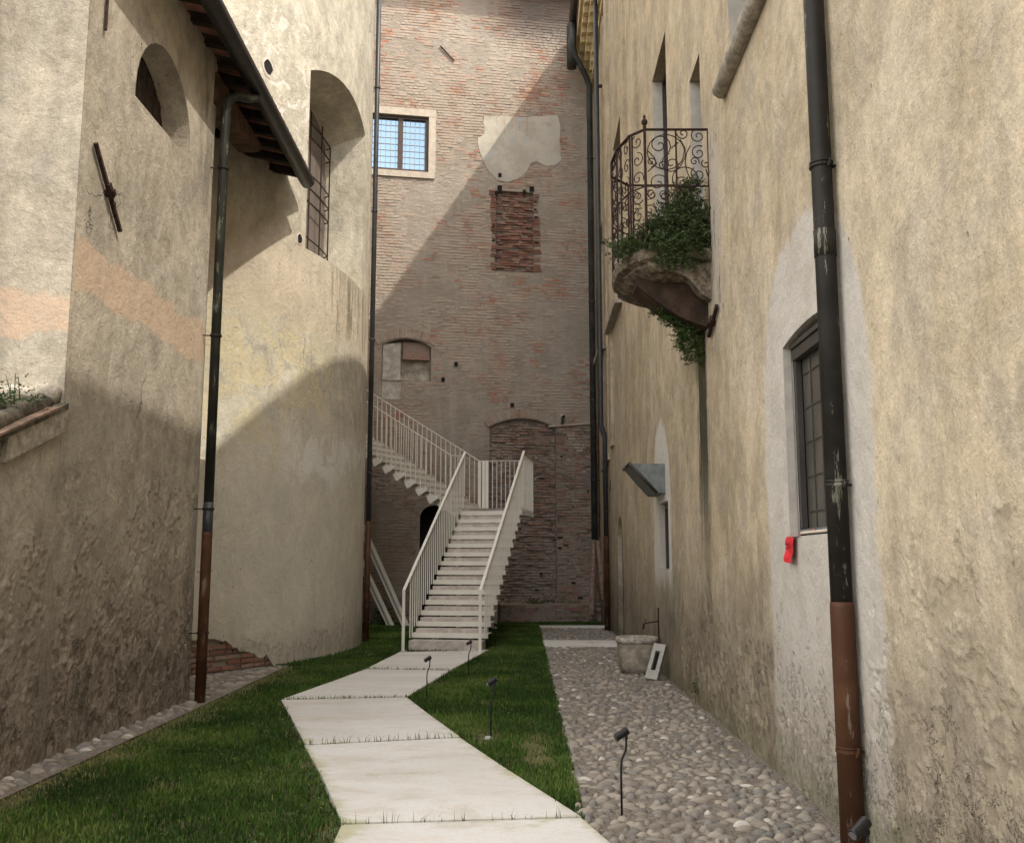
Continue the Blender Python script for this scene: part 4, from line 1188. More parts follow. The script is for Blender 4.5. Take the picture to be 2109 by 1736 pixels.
# painted plaster patch polygon, in (x,z)
PP = [(-0.82, 14.30), (0.3, 14.36), (1.30, 14.50), (1.42, 14.2), (1.38, 13.6), (1.44, 13.2), (1.30, 12.98), (1.0, 12.92), (0.72, 13.05), (0.52, 12.98), (0.40, 12.70), (0.15, 12.46),
      (-0.15, 12.36), (-0.45, 12.42), (-0.72, 12.72), (-0.86, 13.0), (-0.96, 13.35), (-0.98, 13.62), (-0.80, 13.75)]
def inpoly(x, z, P_):
    c = False; j = len(P_) - 1
    for i in range(len(P_)):
        if (P_[i][1] > z) != (P_[j][1] > z) and x < (P_[j][0] - P_[i][0]) * (z - P_[i][1]) / (P_[j][1] - P_[i][1]) + P_[i][0]: c = not c
        j = i
    return c
P2 = []
for (xa, za), (xb, zb) in zip(PP, PP[1:] + PP[:1]):
    for i in range(6):
        t = i / 6; x, z = xa + (xb - xa) * t, za + (zb - za) * t
        P2.append((x + .035 * mnoise.noise(Vector((x * 5, z * 5, 1))) + random.gauss(0, .006), z + .035 * mnoise.noise(Vector((x * 5, z * 5, 7)))))
PP = P2
poly = [Vector((*PB(sx(x), 0), z)) for x, z in PP]
o = MB().extr(poly, BN * 0.018).build('plaster_patch', M_fresco, palace)
# bricks
single = []; joined = MB(); vis_n = 0
def put_brick(mbx, s, z, L, h, off, tone, dep=0.05):
    c = Vector((*PB(s + L / 2, 0), z + h / 2)) + BN * (off - dep / 2)
    c = c + Vector((0, 0, random.gauss(0, .003)))
    tl = random.gauss(0, .02)
    mbx.box(c, BU + Vector((0, 0, tl)), BN, (random.gauss(0, .02), 0, 1), L / 2, dep / 2, h / 2, tone)
z = 0.02; c = 0
while z < 18.25:
    s = BS + random.uniform(0, 0.25); pitch = 0.084
    while s < 0.9:
        L = random.choice([0.25, 0.24, 0.22, 0.13, 0.12]) * random.uniform(0.85, 1.1)
        X = PB(s + L / 2)[0]
        if X > -7.6 and not in_hole(s, z, L, 0.062) and not inpoly(X, z, PP):
            q = mnoise.noise(Vector((X * 0.6, z * 0.45, 2.0))) + 0.7 * mnoise.noise(Vector((X * 2.2, z * 1.9, 5.0))) + 0.5 * mnoise.noise(Vector((X * 7, z * 9, 1.0)))
            vis = 0.30 + q * 1.35 + random.uniform(-.12, .12)
            if -1.95 < X < -0.65 and 3.0 < z < 9.8: vis -= 0.42      # plastered-over flue strip
            if -1.6 < X < -0.7 and 15.0 < z < 18: vis -= 0.35
            if z > 16.4: vis += 0.30
            if 4.0 < z < 9.6 and X > -0.6: vis -= 0.06
            if z < 4.5: vis += 0.22
            if 0.65 < X < 1.3 and 10.0 < z < 12: vis -= 0.4
            if vis > 0.12:
                off = min(0.018, 0.002 + 0.009 * (vis - 0.12) + random.uniform(-0.001, 0.009))
                single_ok = (z < 1.4 and X > -2.9)
                hh = 0.064 * random.uniform(0.78, 1.08)
                if single_ok and vis_n < 90:
                    m = MB(); put_brick(m, s, z, L, hh, off + .004, 0); m.build('brick', M_brick, palace); vis_n += 1
                else: put_brick(joined, s, z, L, hh, off, random.random())
        s += L + random.uniform(0.012, 0.026)
    z += pitch; c += 1
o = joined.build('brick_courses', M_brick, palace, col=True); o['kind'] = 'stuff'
# infill of the blocked opening and of the arched recess
def infill(q, mat, nm, depth, lim, rough, ztop=None, cols=False, cap=0):
    n = 0; J = MB(); z = q['z0'] + 0.05 if q['z0'] > 1 else 0.02
    while z < (ztop or q['z1']) - 0.04:
        s = q['s0'] + random.uniform(0.0, 0.1)
        while s < q['s1'] - 0.05:
            L = min(random.choice([0.26, 0.22, 0.13, 0.17]) * random.uniform(.8, 1.1), q['s1'] - s - 0.01)
            if L > 0.06 and random.random() < 0.9:
                h = 0.06 * random.uniform(.75, 1.1); off = -depth + random.uniform(0.005, rough)
                if n < cap:
                    m = MB(); put_brick(m, s, z, L, h, off, 0); m.build('brick', mat, palace); n += 1
                else: put_brick(J, s, z, L, h, off, random.random())
            s += L + 0.012
        z += 0.076
    if J.v: o = J.build(nm, mat, palace, col=True); o['kind'] = 'stuff'
infill(block, M_brick_raw, 'infill_bricks', 0.13, 0, 0.075, cap=100)
infill(arch, M_brick_dark, 'recess_bricks', 0.12, 0, 0.075, ztop=5.45)
# ragged broken edge round the blocked opening, with small cavities
J = MB(); K = MB()
for side in (0, 1):
    z = 9.75
    while z < 12.1:
        w_ = 0.05 + 0.10 * abs(mnoise.noise(Vector((side * 9, z * 1.7, 3)))) + (0.07 if side and z < 11.4 else 0) + random.uniform(0, .03)
        L = w_ + 0.06; s_ = block['s0'] - L + 0.02 if side == 0 else block['s1'] - 0.02
        if random.random() < .85: put_brick(J, s_, z, L, 0.06 * random.uniform(.8, 1.1), 0.022 + random.uniform(0, .012), random.random(), 0.06)
        if random.random() < .22: put_brick(K, s_ + L * .2, z - .01, L * .5, 0.05, 0.026, 0, 0.01)
        z += 0.076
o = J.build('broken_bricks', M_brick_raw, palace, col=True); o['kind'] = 'stuff'
for _ in range(14):
    s_ = random.uniform(arch['s1'] - 0.9, 0.1); z = random.uniform(0.6, 4.9)
    put_brick(K, s_, z, random.uniform(.05, .16), random.uniform(.02, .06), 0.046 if s_ > arch['s1'] else -0.03, 0, 0.01)
for X, z in ((-0.42, 12.08), (0.5, 12.12)): put_brick(K, sx(X), z, 0.13, 0.16, 0.03, 0, 0.01)
o = K.build('cavities', M_dark, palace); o['kind'] = 'stuff'
# dark rough masonry to the right of the recess, below the lead flashing
J = MB(); z = 0.02
while z < 5.2:
    s = arch['s1'] + 0.02
    while s < 0.4:
        L = random.uniform(.1, .27); q = mnoise.noise(Vector((s * 2.2, z * 1.6, 3))) + mnoise.noise(Vector((s * 6, z * 6, 8))) * .5
        if q > -0.18: put_brick(J, s, z, L, 0.058 * random.uniform(.8, 1.1), 0.012 + random.uniform(0, .03), random.random(), 0.08)
        s += L + 0.014
    z += 0.077
o = J.build('rough_masonry', M_brick_dark, palace, col=True); o['kind'] = 'stuff'
MB().add([(*PB(arch['s1'], -0.006), 0), (*PB(0.5, -0.006), 0), (*PB(0.5, -0.006), 5.35), (*PB(arch['s1'], -0.006), 5.25)], [(0, 1, 2, 3)]).build('dark_render', M_mortar_dark, palace)
MB().bar((*PB(sx(1.0), -0.05), 5.32), (*PB(0.3, -0.05), 5.47), 0.10, 0.03, side=BN).build('flashing', M_stone_pale, palace)
# brick arches (voussoirs)
def vous(q, R_in, Lb, n, mat, extra=0.0):
    cs = (q['s0'] + q['s1']) / 2; hw = (q['s1'] - q['s0']) / 2 + extra; rise = q['rise']
    Rc = (hw * hw + rise * rise) / (2 * rise); zc = q['z1'] + rise - Rc; a1 = math.asin(hw / Rc)
    for k in range(n):
        t = -a1 + 2 * a1 * (k + 0.5) / n; d = Vector((math.sin(t), 0, math.cos(t)))
        r = Rc + Lb / 2 + 0.01
        c = Vector((*PB(cs + r * math.sin(t), 0), zc + r * math.cos(t))) + BN * random.uniform(0.0, 0.012)
        rad = BU * math.sin(t) + Vector((0, 0, 1)) * math.cos(t); tan = BU * math.cos(t) - Vector((0, 0, 1)) * math.sin(t)
        w = 2 * a1 * Rc / n * 0.40
        MB().box(c, tan, BN, rad, w, 0.03, Lb / 2 * random.uniform(.85, 1)).build('brick', mat, palace)
vous(niche, 0, 0.26, 24, M_brick, 0.1); vous(arch, 0, 0.25, 32, M_brick, 0.05)
# leaded window
wroot = empty('window', None, palace)
s0, s1 = win['s0'], win['s1']
def bb(sa_, sb_, za, zb, o0, o1, nm, mat, par):
    c = Vector((*PB((sa_ + sb_) / 2, 0), (za + zb) / 2)) - BN * ((o0 + o1) / 2)
    return MB().box(c, BU, BN, (0, 0, 1), (sb_ - sa_) / 2, abs(o1 - o0) / 2, (zb - za) / 2).build(nm, mat, par)
bb(s0, s1, 12.5, 14.14, 0.15, 0.16, 'pane', M_glass_sky, wroot)
for (a_, b_, za, zb) in [(s0, s1, 12.5, 12.58), (s0, s1, 14.06, 14.139), (s1 - 0.08, s1, 12.58, 14.06), (s0, s0 + .08, 12.58, 14.06), ((s0 + s1) / 2 - .07 + .04, (s0 + s1) / 2 + .07 + .04, 12.58, 14.06)]:
    bb(a_, b_, za, zb, 0.07, 0.147, 'frame', M_frame_br, wroot)
for k in range(1, 12):
    s_ = s0 + .04 + k * (s1 - s0) / 12
    bb(s_ - .006, s_ + .006, 12.58, 14.06, 0.135, 0.148, 'glazing_bar', M_conc, wroot)
for k in range(1, 8):
    z_ = 12.58 + k * 1.48 / 8
    bb(s0, s1 - .08, z_ - .006, z_ + .006, 0.1345, 0.1475, 'glazing_bar', M_conc, wroot)
bb(s0, s1 + 0.2, 14.142, 14.36, -0.035, 0.05, 'lintel', M_stone_pale, wroot)
bb(s1 + 0.003, s1 + 0.2, 12.48, 14.139, -0.03, 0.05, 'jamb', M_stone_pale, wroot)
bb(s0, s1 + 0.18, 12.30, 12.478, -0.055, 0.05, 'sill', M_stone_pale, wroot)
# iron tie rod
p = Vector((*PB(sx(-2.07), -0.04), 16.32)); q = Vector((*PB(sx(-1.68), -0.04), 15.9)); MB().tube([p, q], 0.022, 6).build('iron_anchor', M_iron, palace)
# putlog holes in brickwork
for (X, z) in [(-1.55, 7.0), (-1.9, 6.55), (0.0, 5.9), (-0.35, 12.55), (-0.45, 12.0), (0.35, 12.1)]:
    c = Vector((*PB(sx(X), 0), z)) + BN * 0.03
    MB().box(c, BU, BN, (0, 0, 1), 0.05, 0.004, 0.06).build('putlog_hole', M_dark, palace)
# roof edge and gutter
mb = MB()
m0 = Vector((*PB(-8.2, 0), 18.3)); m1 = Vector((*PB(0.9, 0), 18.3))
mb.add([m0 + BN * .45, m1 + BN * .45, m1 - BN * 6 + V(0, 0, 2.2), m0 - BN * 6 + V(0, 0, 2.2), m0 + BN * .45 + V(0, 0, .12), m1 + BN * .45 + V(0, 0, .12), m1 - BN * 6 + V(0, 0, 2.32), m0 - BN * 6 + V(0, 0, 2.32)],
       [(3, 2, 1, 0), (4, 5, 6, 7), (0, 1, 5, 4), (1, 2, 6, 5), (2, 3, 7, 6), (3, 0, 4, 7)])
mb.build('roof', M_wood_dk, palace)
mb = gutter(MB(), m0 + BN * .52 + V(0, 0, .08), m1 + BN * .52 + V(0, 0, .08), 0.10, BN); mb.build('gutter', M_pipe_slate, palace, smooth=True)

# low brick bench wall
bench = empty('low_brick_wall', (0.9, 26.7, 0)); tag(bench, 'low dark brick ledge wall along the foot of the brick building, beside clay pipes', 'wall')
def PBe(s, off=0): p = B0 + BU * s + BN * off; return p
c = (PBe(-1.35, 0.2)); MB().box((c.x, c.y, 0.22), BU, BN, (0, 0, 1), 1.35, 0.19, 0.235).build('core', M_mortar_dark, bench)
for j in range(6):
    s = -2.7 + (0.1 if j % 2 else 0)
    while s < -0.05:
        L = random.uniform(.14, .27); c = PBe(s + L / 2, 0.39 + random.uniform(0, .015))
        MB().box((c.x, c.y, 0.045 + j * 0.075), BU, BN, (0, 0, 1), L / 2, 0.02, 0.031).build('brick', M_brick_dark, bench); s += L + .012
c = PBe(-1.35, 0.21); MB().box((c.x, c.y, 0.475), BU, BN, (0, 0, 1), 1.37, 0.21, 0.018).build('coping', M_brick_dark, bench)
cs = []
for (s, n) in [(-1.75, 160), (-1.2, 60), (-0.7, 90), (-1.5, 60)]:
    c = PBe(s, 0.3)
    for _ in range(n): cs.append((c.x + rr.gauss(0, .14), c.y + rr.gauss(0, .05), 0.48 + abs(rr.gauss(0, .07)), rr.random()))
o = leafcloud('ledge_weeds', cs, 0.06, M_leaf2); tag(o, 'small green weeds growing on the low brick ledge', 'weeds')
cs = []
for _ in range(420):
    c = PBe(-5.75, 0.25); cs.append((c.x + rr.gauss(0, .22), c.y - abs(rr.gauss(0, .14)), abs(rr.gauss(0, .35)), rr.random()))
o = leafcloud('bush', cs, 0.09, M_leaf); tag(o, 'small dark bush at the wall foot behind the white struts', 'bush')
# security camera
cx_, cy_ = PB(sx(1.40), -0.02)
scam = empty('security_camera', (cx_, cy_, 5.5)); tag(scam, 'small white security camera on the brick wall above the lead flashing', 'camera')
MB().tube([(cx_, cy_, 5.62), (cx_ + .02, cy_ - .22, 5.58)], 0.055, 10).build('body', M_cam, scam, smooth=True)
MB().tube([(cx_ + .02, cy_ - .221, 5.58), (cx_ + .02, cy_ - .235, 5.577)], 0.050, 10).build('lens', M_black, scam)
MB().abox(cx_ - .03, cy_ - .05, 5.35, cx_ + .03, cy_ + 0.0, 5.56).build('bracket', M_black, scam)

# ================================================================ YELLOW PALACE (right)
def PR(s, off=0): return (1.9 + 0.0185 * s + off, s)
yel = empty('ochre_palace', (2.2, 12, 0))
tag(yel, 'long ochre plastered palace wall on the right with tall windows, iron balcony and downpipes', 'building')
bw = {k: MB() for k in 'big small w1 w2 w3 w4 w5 w6 door'.split()}
H = dict(
    big=dict(s0=5.88, s1=7.20, z0=1.78, z1=3.185, rise=0.055, depth=0.11, mb=bw['big']),
    small=dict(s0=13.50, s1=14.42, z0=1.50, z1=2.44, depth=0.13, mb=bw['small']),
    w1=dict(s0=7.92, s1=8.68, z0=6.22, z1=8.6, depth=0.22, mb=bw['w1']),
    w2=dict(s0=12.74, s1=14.2, z0=6.05, z1=8.93, depth=0.20, mb=bw['w2']),
    w3=dict(s0=10.22, s1=10.90, z0=5.12, z1=7.22, depth=0.24, mb=bw['w3']),
    w4=dict(s0=19.1, s1=21.1, z0=7.0, z1=10.85, depth=0.22, mb=bw['w4']),
    w5=dict(s0=24.5, s1=26.0, z0=7.1, z1=10.4, depth=0.2, mb=bw['w5']),
    w6=dict(s0=25.2, s1=26.6, z0=12.2, z1=15.0, depth=0.2, mb=bw['w6']),
    door=dict(s0=20.2, s1=21.4, z0=-0.04, z1=1.95, rise=0.60, depth=0.10, mb=bw['door']))
mb = MB()
near = [H[k] for k in ('big', 'small', 'w1', 'w2', 'w3')]; far = [H[k] for k in ('w4', 'w5', 'w6', 'door')]
ZN, ZF, YS = 13.0, 16.9, 17.5
Z0, Y0 = 11.75, 7.9  # out-of-view near roofs stepped in height to shape the shadow edge opposite
RP1 = dict(s0=3.2, s1=5.70, z0=-.05, z1=1.9, depth=0); RP2 = dict(s0=5.70, s1=7.8, z0=-.05, z1=1.2, depth=0); RP3 = dict(s0=7.95, s1=13.2, z0=-.05, z1=1.2, depth=0)
make_wall(mb, PR, -9, Y0, -0.05, Z0, [H['big'], RP1, RP2], ds=0.5)
make_wall(mb, PR, Y0, YS, -0.05, ZN, [H[k] for k in ('small', 'w1', 'w2', 'w3')] + [RP3], ds=0.5)
make_wall(mb, PR, YS, 28.2, -0.05, ZF, far, ds=0.5)
xs_ = PR(Y0)[0]
mb.add([(xs_, Y0, Z0), (xs_ + 7, Y0, Z0), (xs_ + 7, Y0, ZN), (xs_, Y0, ZN)], [(0, 1, 2, 3)])
xs_ = PR(YS)[0]
mb.add([(xs_, YS, ZN), (xs_ + 7, YS, ZN), (xs_ + 7, YS, ZF), (xs_, YS, ZF)], [(0, 1, 2, 3)])
mb.add([(PR(-9)[0], -9, -.05), (PR(-9)[0], -9, Z0), (9, -9, Z0), (9, -9, -.05)], [(0, 1, 2, 3)])
mb.build('wall', M_yellow, yel)
for q, st_, bf in ((RP1, .0125, lambda s, z: -0.05 - max(0, z - 0.85) * 0.40), (RP2, .014, lambda s, z: -0.22 - max(0, z - 0.4) * 0.4), (RP3, .022, lambda s, z: -0.12 - max(0, z - 0.6) * 0.4)):
    relief_patch('lower_wall', PR, q['s0'], q['s1'], -.05, q['z1'], M_yellow, yel, st_, bf, 6.5, 0.010)
win_parts = {}
for k, mat in dict(big=M_dusty, small=M_glass, w1=M_glass, w2=M_glass, w3=M_dark, w4=M_glass, w5=M_glass, w6=M_glass, door=M_wood_dk).items():
    win_parts[k] = bw[k].build('door' if k == 'door' else 'window', mat, yel)
def rbox(s0, s1, z0, z1, o0, o1, nm, mat, par):
    a = PR(s0, o0); 
    c = Vector(((PR(s0)[0] + PR(s1)[0]) / 2 + (o0 + o1) / 2, (s0 + s1) / 2, (z0 + z1) / 2))
    return MB().box(c, (0.0185, 1, 0), (1, -0.0185, 0), (0, 0, 1), (s1 - s0) / 2, abs(o1 - o0) / 2, (z1 - z0) / 2).build(nm, mat, par)
# big window frame: dark metal outer, thin inner frame, shadow gap, bars behind dusty glass
b = win_parts['big']
rbox(7.13, 7.195, 1.79, 3.17, 0.075, 0.105, 'frame', M_dark, b)  # near-black strip painted in for the shadow gap beside the jamb
rbox(7.075, 7.125, 1.84, 3.12, 0.06, 0.10, 'frame', M_frame, b)
rbox(5.90, 7.12, 3.07, 3.15, 0.045, 0.10, 'frame', M_frame, b)
rbox(5.90, 7.12, 3.155, 3.19, 0.03, 0.10, 'frame', M_frame, b)
rbox(5.90, 7.12, 1.795, 1.83, 0.05, 0.10, 'frame', M_hood, b)
for s in (6.2, 6.42, 6.64, 6.86): rbox(s, s + .012, 1.84, 3.05, 0.102, 0.107, 'bar', M_bar, b)
for z in (1.95, 2.2, 2.45, 2.7, 2.95): rbox(5.9, 7.06, z, z + .010, 0.103, 0.1065, 'bar', M_bar, b)
for k, d_ in (('small', .13), ('w1', .22), ('w2', .2), ('w4', .22)):
    h = H[k]; o = win_parts[k]
    rbox(h['s1'] - .07, h['s1'] - .003, h['z0'] + .01, h['z1'] - .01, d_ - .05, d_ - .004, 'frame', M_frame, o)
    rbox(h['s0'] + .003, h['s0'] + .07, h['z0'] + .01, h['z1'] - .01, d_ - .05, d_ - .004, 'frame', M_frame, o)
    rbox(h['s0'] + .07, h['s1'] - .07, h['z1'] - .08, h['z1'] - .01, d_ - .05, d_ - .004, 'frame', M_frame, o)
# reveal liners (grey render)
for k in ('w1', 'w2', 'w3', 'small', 'big'):
    h = H[k]; rbox(h['s1'] - 0.006, h['s1'] - 0.002, h['z0'] + .003, h['z1'] - .003, 0.002, h['depth'] - 0.05, 'reveal', M_reveal, win_parts[k])
# sills
def torus_sill(s0, s1, z, r, mat, par):
    return MB().tube([(PR(s0, -0.02)[0], s0, z), (PR(s0 + .03, -0.04)[0], s0 + .05, z), (PR(s1, -0.04)[0], s1 - .05, z), (PR(s1, -0.02)[0], s1, z)], [r * .8, r, r, r * .8], 14).build('sill', mat, par, smooth=True)
torus_sill(7.0, 8.98, 6.13, 0.088, M_stone, win_parts['w1'])
rbox(19.5, 22.4, 6.86, 6.98, -0.16, 0.0, 'sill', M_stone, win_parts['w4'])
rbox(24.3, 26.4, 6.95, 7.07, -0.15, 0.0, 'sill', M_stone, win_parts['w5'])
rbox(24.0, 25.2, 3.9, 4.0, -0.08, 0.0, 'ledge', M_stone, yel)
# pilaster strips of the upper far bays
for (a_, b_, z0_, t_) in [(16.15, 16.75, 6.9, .05), (18.1, 18.75, 7.3, .06), (21.9, 22.5, 4.2, .06), (23.1, 23.7, 4.0, .05)]:
    rbox(a_, b_, z0_, (ZN if b_ < YS else ZF) - .02, -t_, 0.002, 'pilaster', M_yellow, yel)
# small vent holes
rbox(23.0, 23.2, 3.25, 3.5, -0.003, 0.004, 'vent_hole', M_dark, yel)
# eaves: near, plain; far, with modillions
def eave(s0, s1, z, ov, nm, par):
    a = (PR(s0, -ov)[0], s0); b = (PR(s1, -ov)[0], s1)
    return MB().add([(a[0], a[1], z), (b[0], b[1], z), (b[0] + 7, b[1], z + 2.3), (a[0] + 7, a[1], z + 2.3), (a[0], a[1], z + .1), (b[0], b[1], z + .1), (b[0] + 7, b[1], z + 2.4), (a[0] + 7, a[1], z + 2.4)],
                    [(3, 2, 1, 0), (4, 5, 6, 7), (0, 1, 5, 4), (1, 2, 6, 5), (2, 3, 7, 6), (3, 0, 4, 7)]).build(nm, M_tile, par)
eave(-9, Y0 - .01, Z0, 0.45, 'roof', yel)
eave(Y0, YS - .01, ZN, 0.45, 'roof', yel)
eave(YS, 28.2, ZF + .02, 0.62, 'roof', yel)
rbox(YS, 27.6, 15.35, 15.55, -0.09, 0.0, 'cornice', M_cornice, yel)
rbox(YS, 27.6, 16.42, 16.90, -0.52, 0.0, 'cornice', M_cornice, yel)
y_ = YS + .3; k = 0
while y_ < 27.2:
    cx0 = PR(y_)[0]
    m = MB().abox(cx0 - .44, y_, 16.12, cx0, y_ + .22, 16.42); m.abox(cx0 - .30, y_ + .01, 15.84, cx0 - .001, y_ + .21, 16.12); m.abox(cx0 - .16, y_ + .02, 15.56, cx0 - .002, y_ + .2, 15.84)
    m.build('modillion', M_cornice, yel); y_ += .50
mb = gutter(MB(), (PR(YS, -.64)[0], YS, ZF + .06), (PR(26.9, -.64)[0], 26.9, ZF + .06), 0.11, (1, 0, 0)); mb.build('gutter', M_gutter, yel, smooth=True)

# downpipes of the palace
def downpipe(pts, r, mat, zb, brs, foot=None, footmat=None, par=yel, bm_=M_pipe_new, n=16, wall=True):
    o = MB().tube(pts, r, n).build('downpipe', mat, par, smooth=True)
    x, y = pts[-1][0], pts[-1][1]
    if foot is not None: MB().tube([(x, y, foot), (x, y, foot - .03), (x, y, 0.0)], [r * 1.06, r * 1.09, r * 1.09], n).build('rusty_foot_pipe', footmat, o, smooth=True)
    for z in brs:
        m = MB().tube([(x, y, z - .006), (x, y, z + .012)], r * 1.17, n).tube([(x, y, z + .02), (x, y, z + .03)], r * 1.14, n)
        m.bar((x + r * .9, y, z), (PR(y)[0] + .01, y - .03, z), .018, .012)
        m.tube([(x + r * .3, y - r * 1.15, z - .02), (x + r * .5, y - r * 1.3, z + .03)], .009, 5)
        m.build('pipe_bracket', bm_ if z > 1.2 or footmat is None else M_pipe_rust, o)
    return o
nx, ny = 1.925, 5.80
o = downpipe([(nx, ny, 9.5), (nx, ny, 3.6), (nx, ny, 3.58), (nx, ny, 1.36)], 0.063, M_pipe_dark, 0, (4.03, 2.05, 0.53), 1.37, M_pipe_rust, bm_=M_pipe_dark, n=20)
MB().tube([(nx, ny, 3.45), (nx, ny, 3.62)], 0.067, 20).build('pipe_collar', M_pipe_dark, o, smooth=True)
y1 = 23.3; x1 = PR(y1)[0] - .10
x0 = x1 - 0.09
downpipe([(x0, y1, 16.8), (x0, y1, 4.85), (x1, y1, 4.55), (x1, y1, 2.1)], 0.062, M_pipe_new, 0, (13.5, 9.4, 6.7, 3.9, 2.8), 2.2, M_pipe_rust)
# corner downpipe with swan neck from the far gutter
y2 = 26.6; x2 = PR(y2)[0] - .16
downpipe([(x2 - .50, y2 - .5, 17.0), (x2 - .50, y2 - .5, 16.2), (x2 - .42, y2 - .4, 15.9), (x2 - .1, y2 - .1, 15.45), (x2, y2, 15.2), (x2, y2, 2.2)], 0.085, M_pipe_slate, 0, (13.0, 8.8, 6.0, 3.8))
MB().tube([(x2 + .17, y2 + .1, 9.2), (x2 + .17, y2 + .1, 2.25)], 0.035, 8).build('conduit', M_pipe_rust, yel, smooth=True)
MB().tube([(x2 - .52, y2 - .3, 16.9), (x2 - .52, y2 - .3, 15.6)], 0.14, 12).build('rain_hopper', M_gutter, yel, smooth=True)
# broken clay pipes below it
for (q, top, lab) in [((x2 - .13, y2 - .32, 0.22), (x2 - .02, y2 - .02, 2.15), 'longer clay drain pipe, on the left, leaning under the corner downpipe'),
                      ((x2 + .19, y2 - .5, 0.62), (x2 + .08, y2 - .02, 2.15), 'shorter clay drain pipe, on the right, tilted towards the ochre wall')]:
    cp = empty('clay_pipe', q); tag(cp, lab, 'drain pipe', 'broken clay pipes under the corner downpipe')
    Q = Vector(q); T_ = Vector(top)
    m = MB().tube([T_, Q.lerp(T_, .45), Q.lerp(T_, .44), Q], [.06, .06, .078, .078], 12, cap=False); m.build('tube', M_clay, cp, smooth=True)
    d_ = (Q - T_).normalized(); MB().tube([Q - d_ * .03, Q - d_ * .028], .074, 12).build('bore', M_dark, cp)
    MB().tube([Q.lerp(T_, .46), Q.lerp(T_, .44)], .092, 12).build('collar', M_clay, cp)
# window hood (hopper of zinc)
hood = empty('window_hood', None, yel)
def hoodpts(y):
    X = PR(y)[0]; return [(X - .001, y, 2.56), (X - .14, y, 2.56), (X - .50, y, 2.97), (X - .001, y, 2.97)]
hn, hf = hoodpts(13.72), hoodpts(14.62)
MB().extr(hn, (0, 0.012, 0)).build('cheek', M_hood, hood); MB().extr(hf, (0, 0.012, 0)).build('cheek', M_hood, hood)
MB().add([hn[1], hn[2], hf[2], hf[1]], [(0, 1, 2, 3)]).build('front_plate', M_hood, hood)
MB().add([hn[0], hn[1], hf[1], hf[0]], [(0, 1, 2, 3)]).build('bottom_plate', M_hood, hood)
MB().tube([Vector(hn[1]) + V(.02, 0, 0), hn[2]], .024, 8).tube([hn[2], hf[2]], .022, 8).build('rim', M_frame, hood, smooth=True)
# wall anchor near the balcony
anchor((PR(9.5)[0], 9.5, 4.13), (PR(9.98)[0], 9.98, 3.93), (-1, 0, 0), yel)

# ---------------------------------------------------------------- balcony
balc = empty('balcony', None, yel)
YB = 9.86; XW = PR(YB)[0]
plan = [(XW, YB), (1.41, YB), (1.27, 10.02), (1.17, 10.40), (1.15, 10.75), (1.19, 11.15), (1.42, 11.42), (PR(11.42)[0], 11.42)]
def inset(f): 
    c = (XW, 10.65); return [(c[0] + (x - c[0]) * f, c[1] + (y - c[1]) * (1 + (f - 1) * .9)) for x, y in plan]
m = MB()
prof = [(4.53, 0.50), (4.56, 0.74), (4.61, 0.88), (4.66, 0.95), (4.70, 0.93), (4.73, 1.0), (4.80, 1.02), (4.84, 1.02)]
rings = [inset(f) for _, f in prof]; N_ = len(plan); vs = []
for (z, f), rg in zip(prof, rings):
    for i, (x, y) in enumerate(rg):
        j = 0.018 * mnoise.noise(Vector((x * 9, y * 9, z * 12))); vs.append((min(x + j, PR(y)[0] + .01), y + j, z))
fs = [(i * N_ + k, i * N_ + k + 1, (i + 1) * N_ + k + 1, (i + 1) * N_ + k) for i in range(len(prof) - 1) for k in range(N_ - 1)]
fs += [tuple(range((len(prof) - 1) * N_, len(prof) * N_)), tuple(range(N_ - 1, -1, -1))]
M_bstone = simple('balcony_stone', (0.19, 0.155, 0.11), 0.9, var=0.6, scale=11, bump=1.0, bdist=0.05)
m.add(vs, fs).build('slab', M_bstone, balc)
# corbel bracket underneath
for yc in (10.02,):
    pr_ = [(XW + .01, 4.66), (1.34, 4.66), (1.33, 4.52), (1.47, 4.40), (1.60, 4.30), (1.72, 4.22), (1.85, 4.14), (XW + .01, 4.06)]
    MB().extr([(x, yc + .1, z) for x, z in pr_], (0, 0.42, 0)).build('corbel', simple('corbel_wood', (0.045, 0.028, 0.019), .9, var=.4, bump=.6), balc)
for yc in (9.90, 11.1):
    pr_ = [(XW + .01, 4.72), (1.44, 4.76), (1.42, 4.68), (1.55, 4.60), (1.72, 4.60), (1.86, 4.52), (1.98, 4.36), (XW + .01, 4.30)]
    MB().extr([(x, yc, z) for x, z in pr_], (0, 0.16, 0)).build('corbel', M_bstone, balc)
ZT = 6.15
# rails follow the plan; front rail dips as in an old bowed balcony
rail = [(x, y, ZT) for x, y in plan]
for a_, b_ in zip(rail[:-1], rail[1:]): MB().bar(a_, b_, .03, .016).build('top_rail', M_iron, balc)
for a_, b_ in zip(rail[:-1], rail[1:]): MB().bar((a_[0], a_[1], 5.52), (b_[0], b_[1], 5.52), .014, .012).build('mid_rail', M_iron, balc)
for i, (x, y) in enumerate(plan):
    MB().tube([(x, y, 4.84), (x, y, ZT)], .015 if i == 1 else .011, 6).build('post', M_iron, balc)
for x, y in ((1.74, YB), (1.29, 9.98), (1.2, 10.27)): MB().tube([(x, y, 4.86), (x, y, ZT)], .010, 6).build('post', M_iron, balc)
m = MB(); prf = [(0, .012), (.03, .022), (.045, .012), (.06, .03), (.09, .036), (.115, .02), (.125, .012), (.14, .018), (.155, .010), (.17, .004)]
m.tube([(1.41, YB, ZT + a_) for a_, _ in prf], [b_ for _, b_ in prf], 10).build('finial', M_iron, balc, smooth=True)
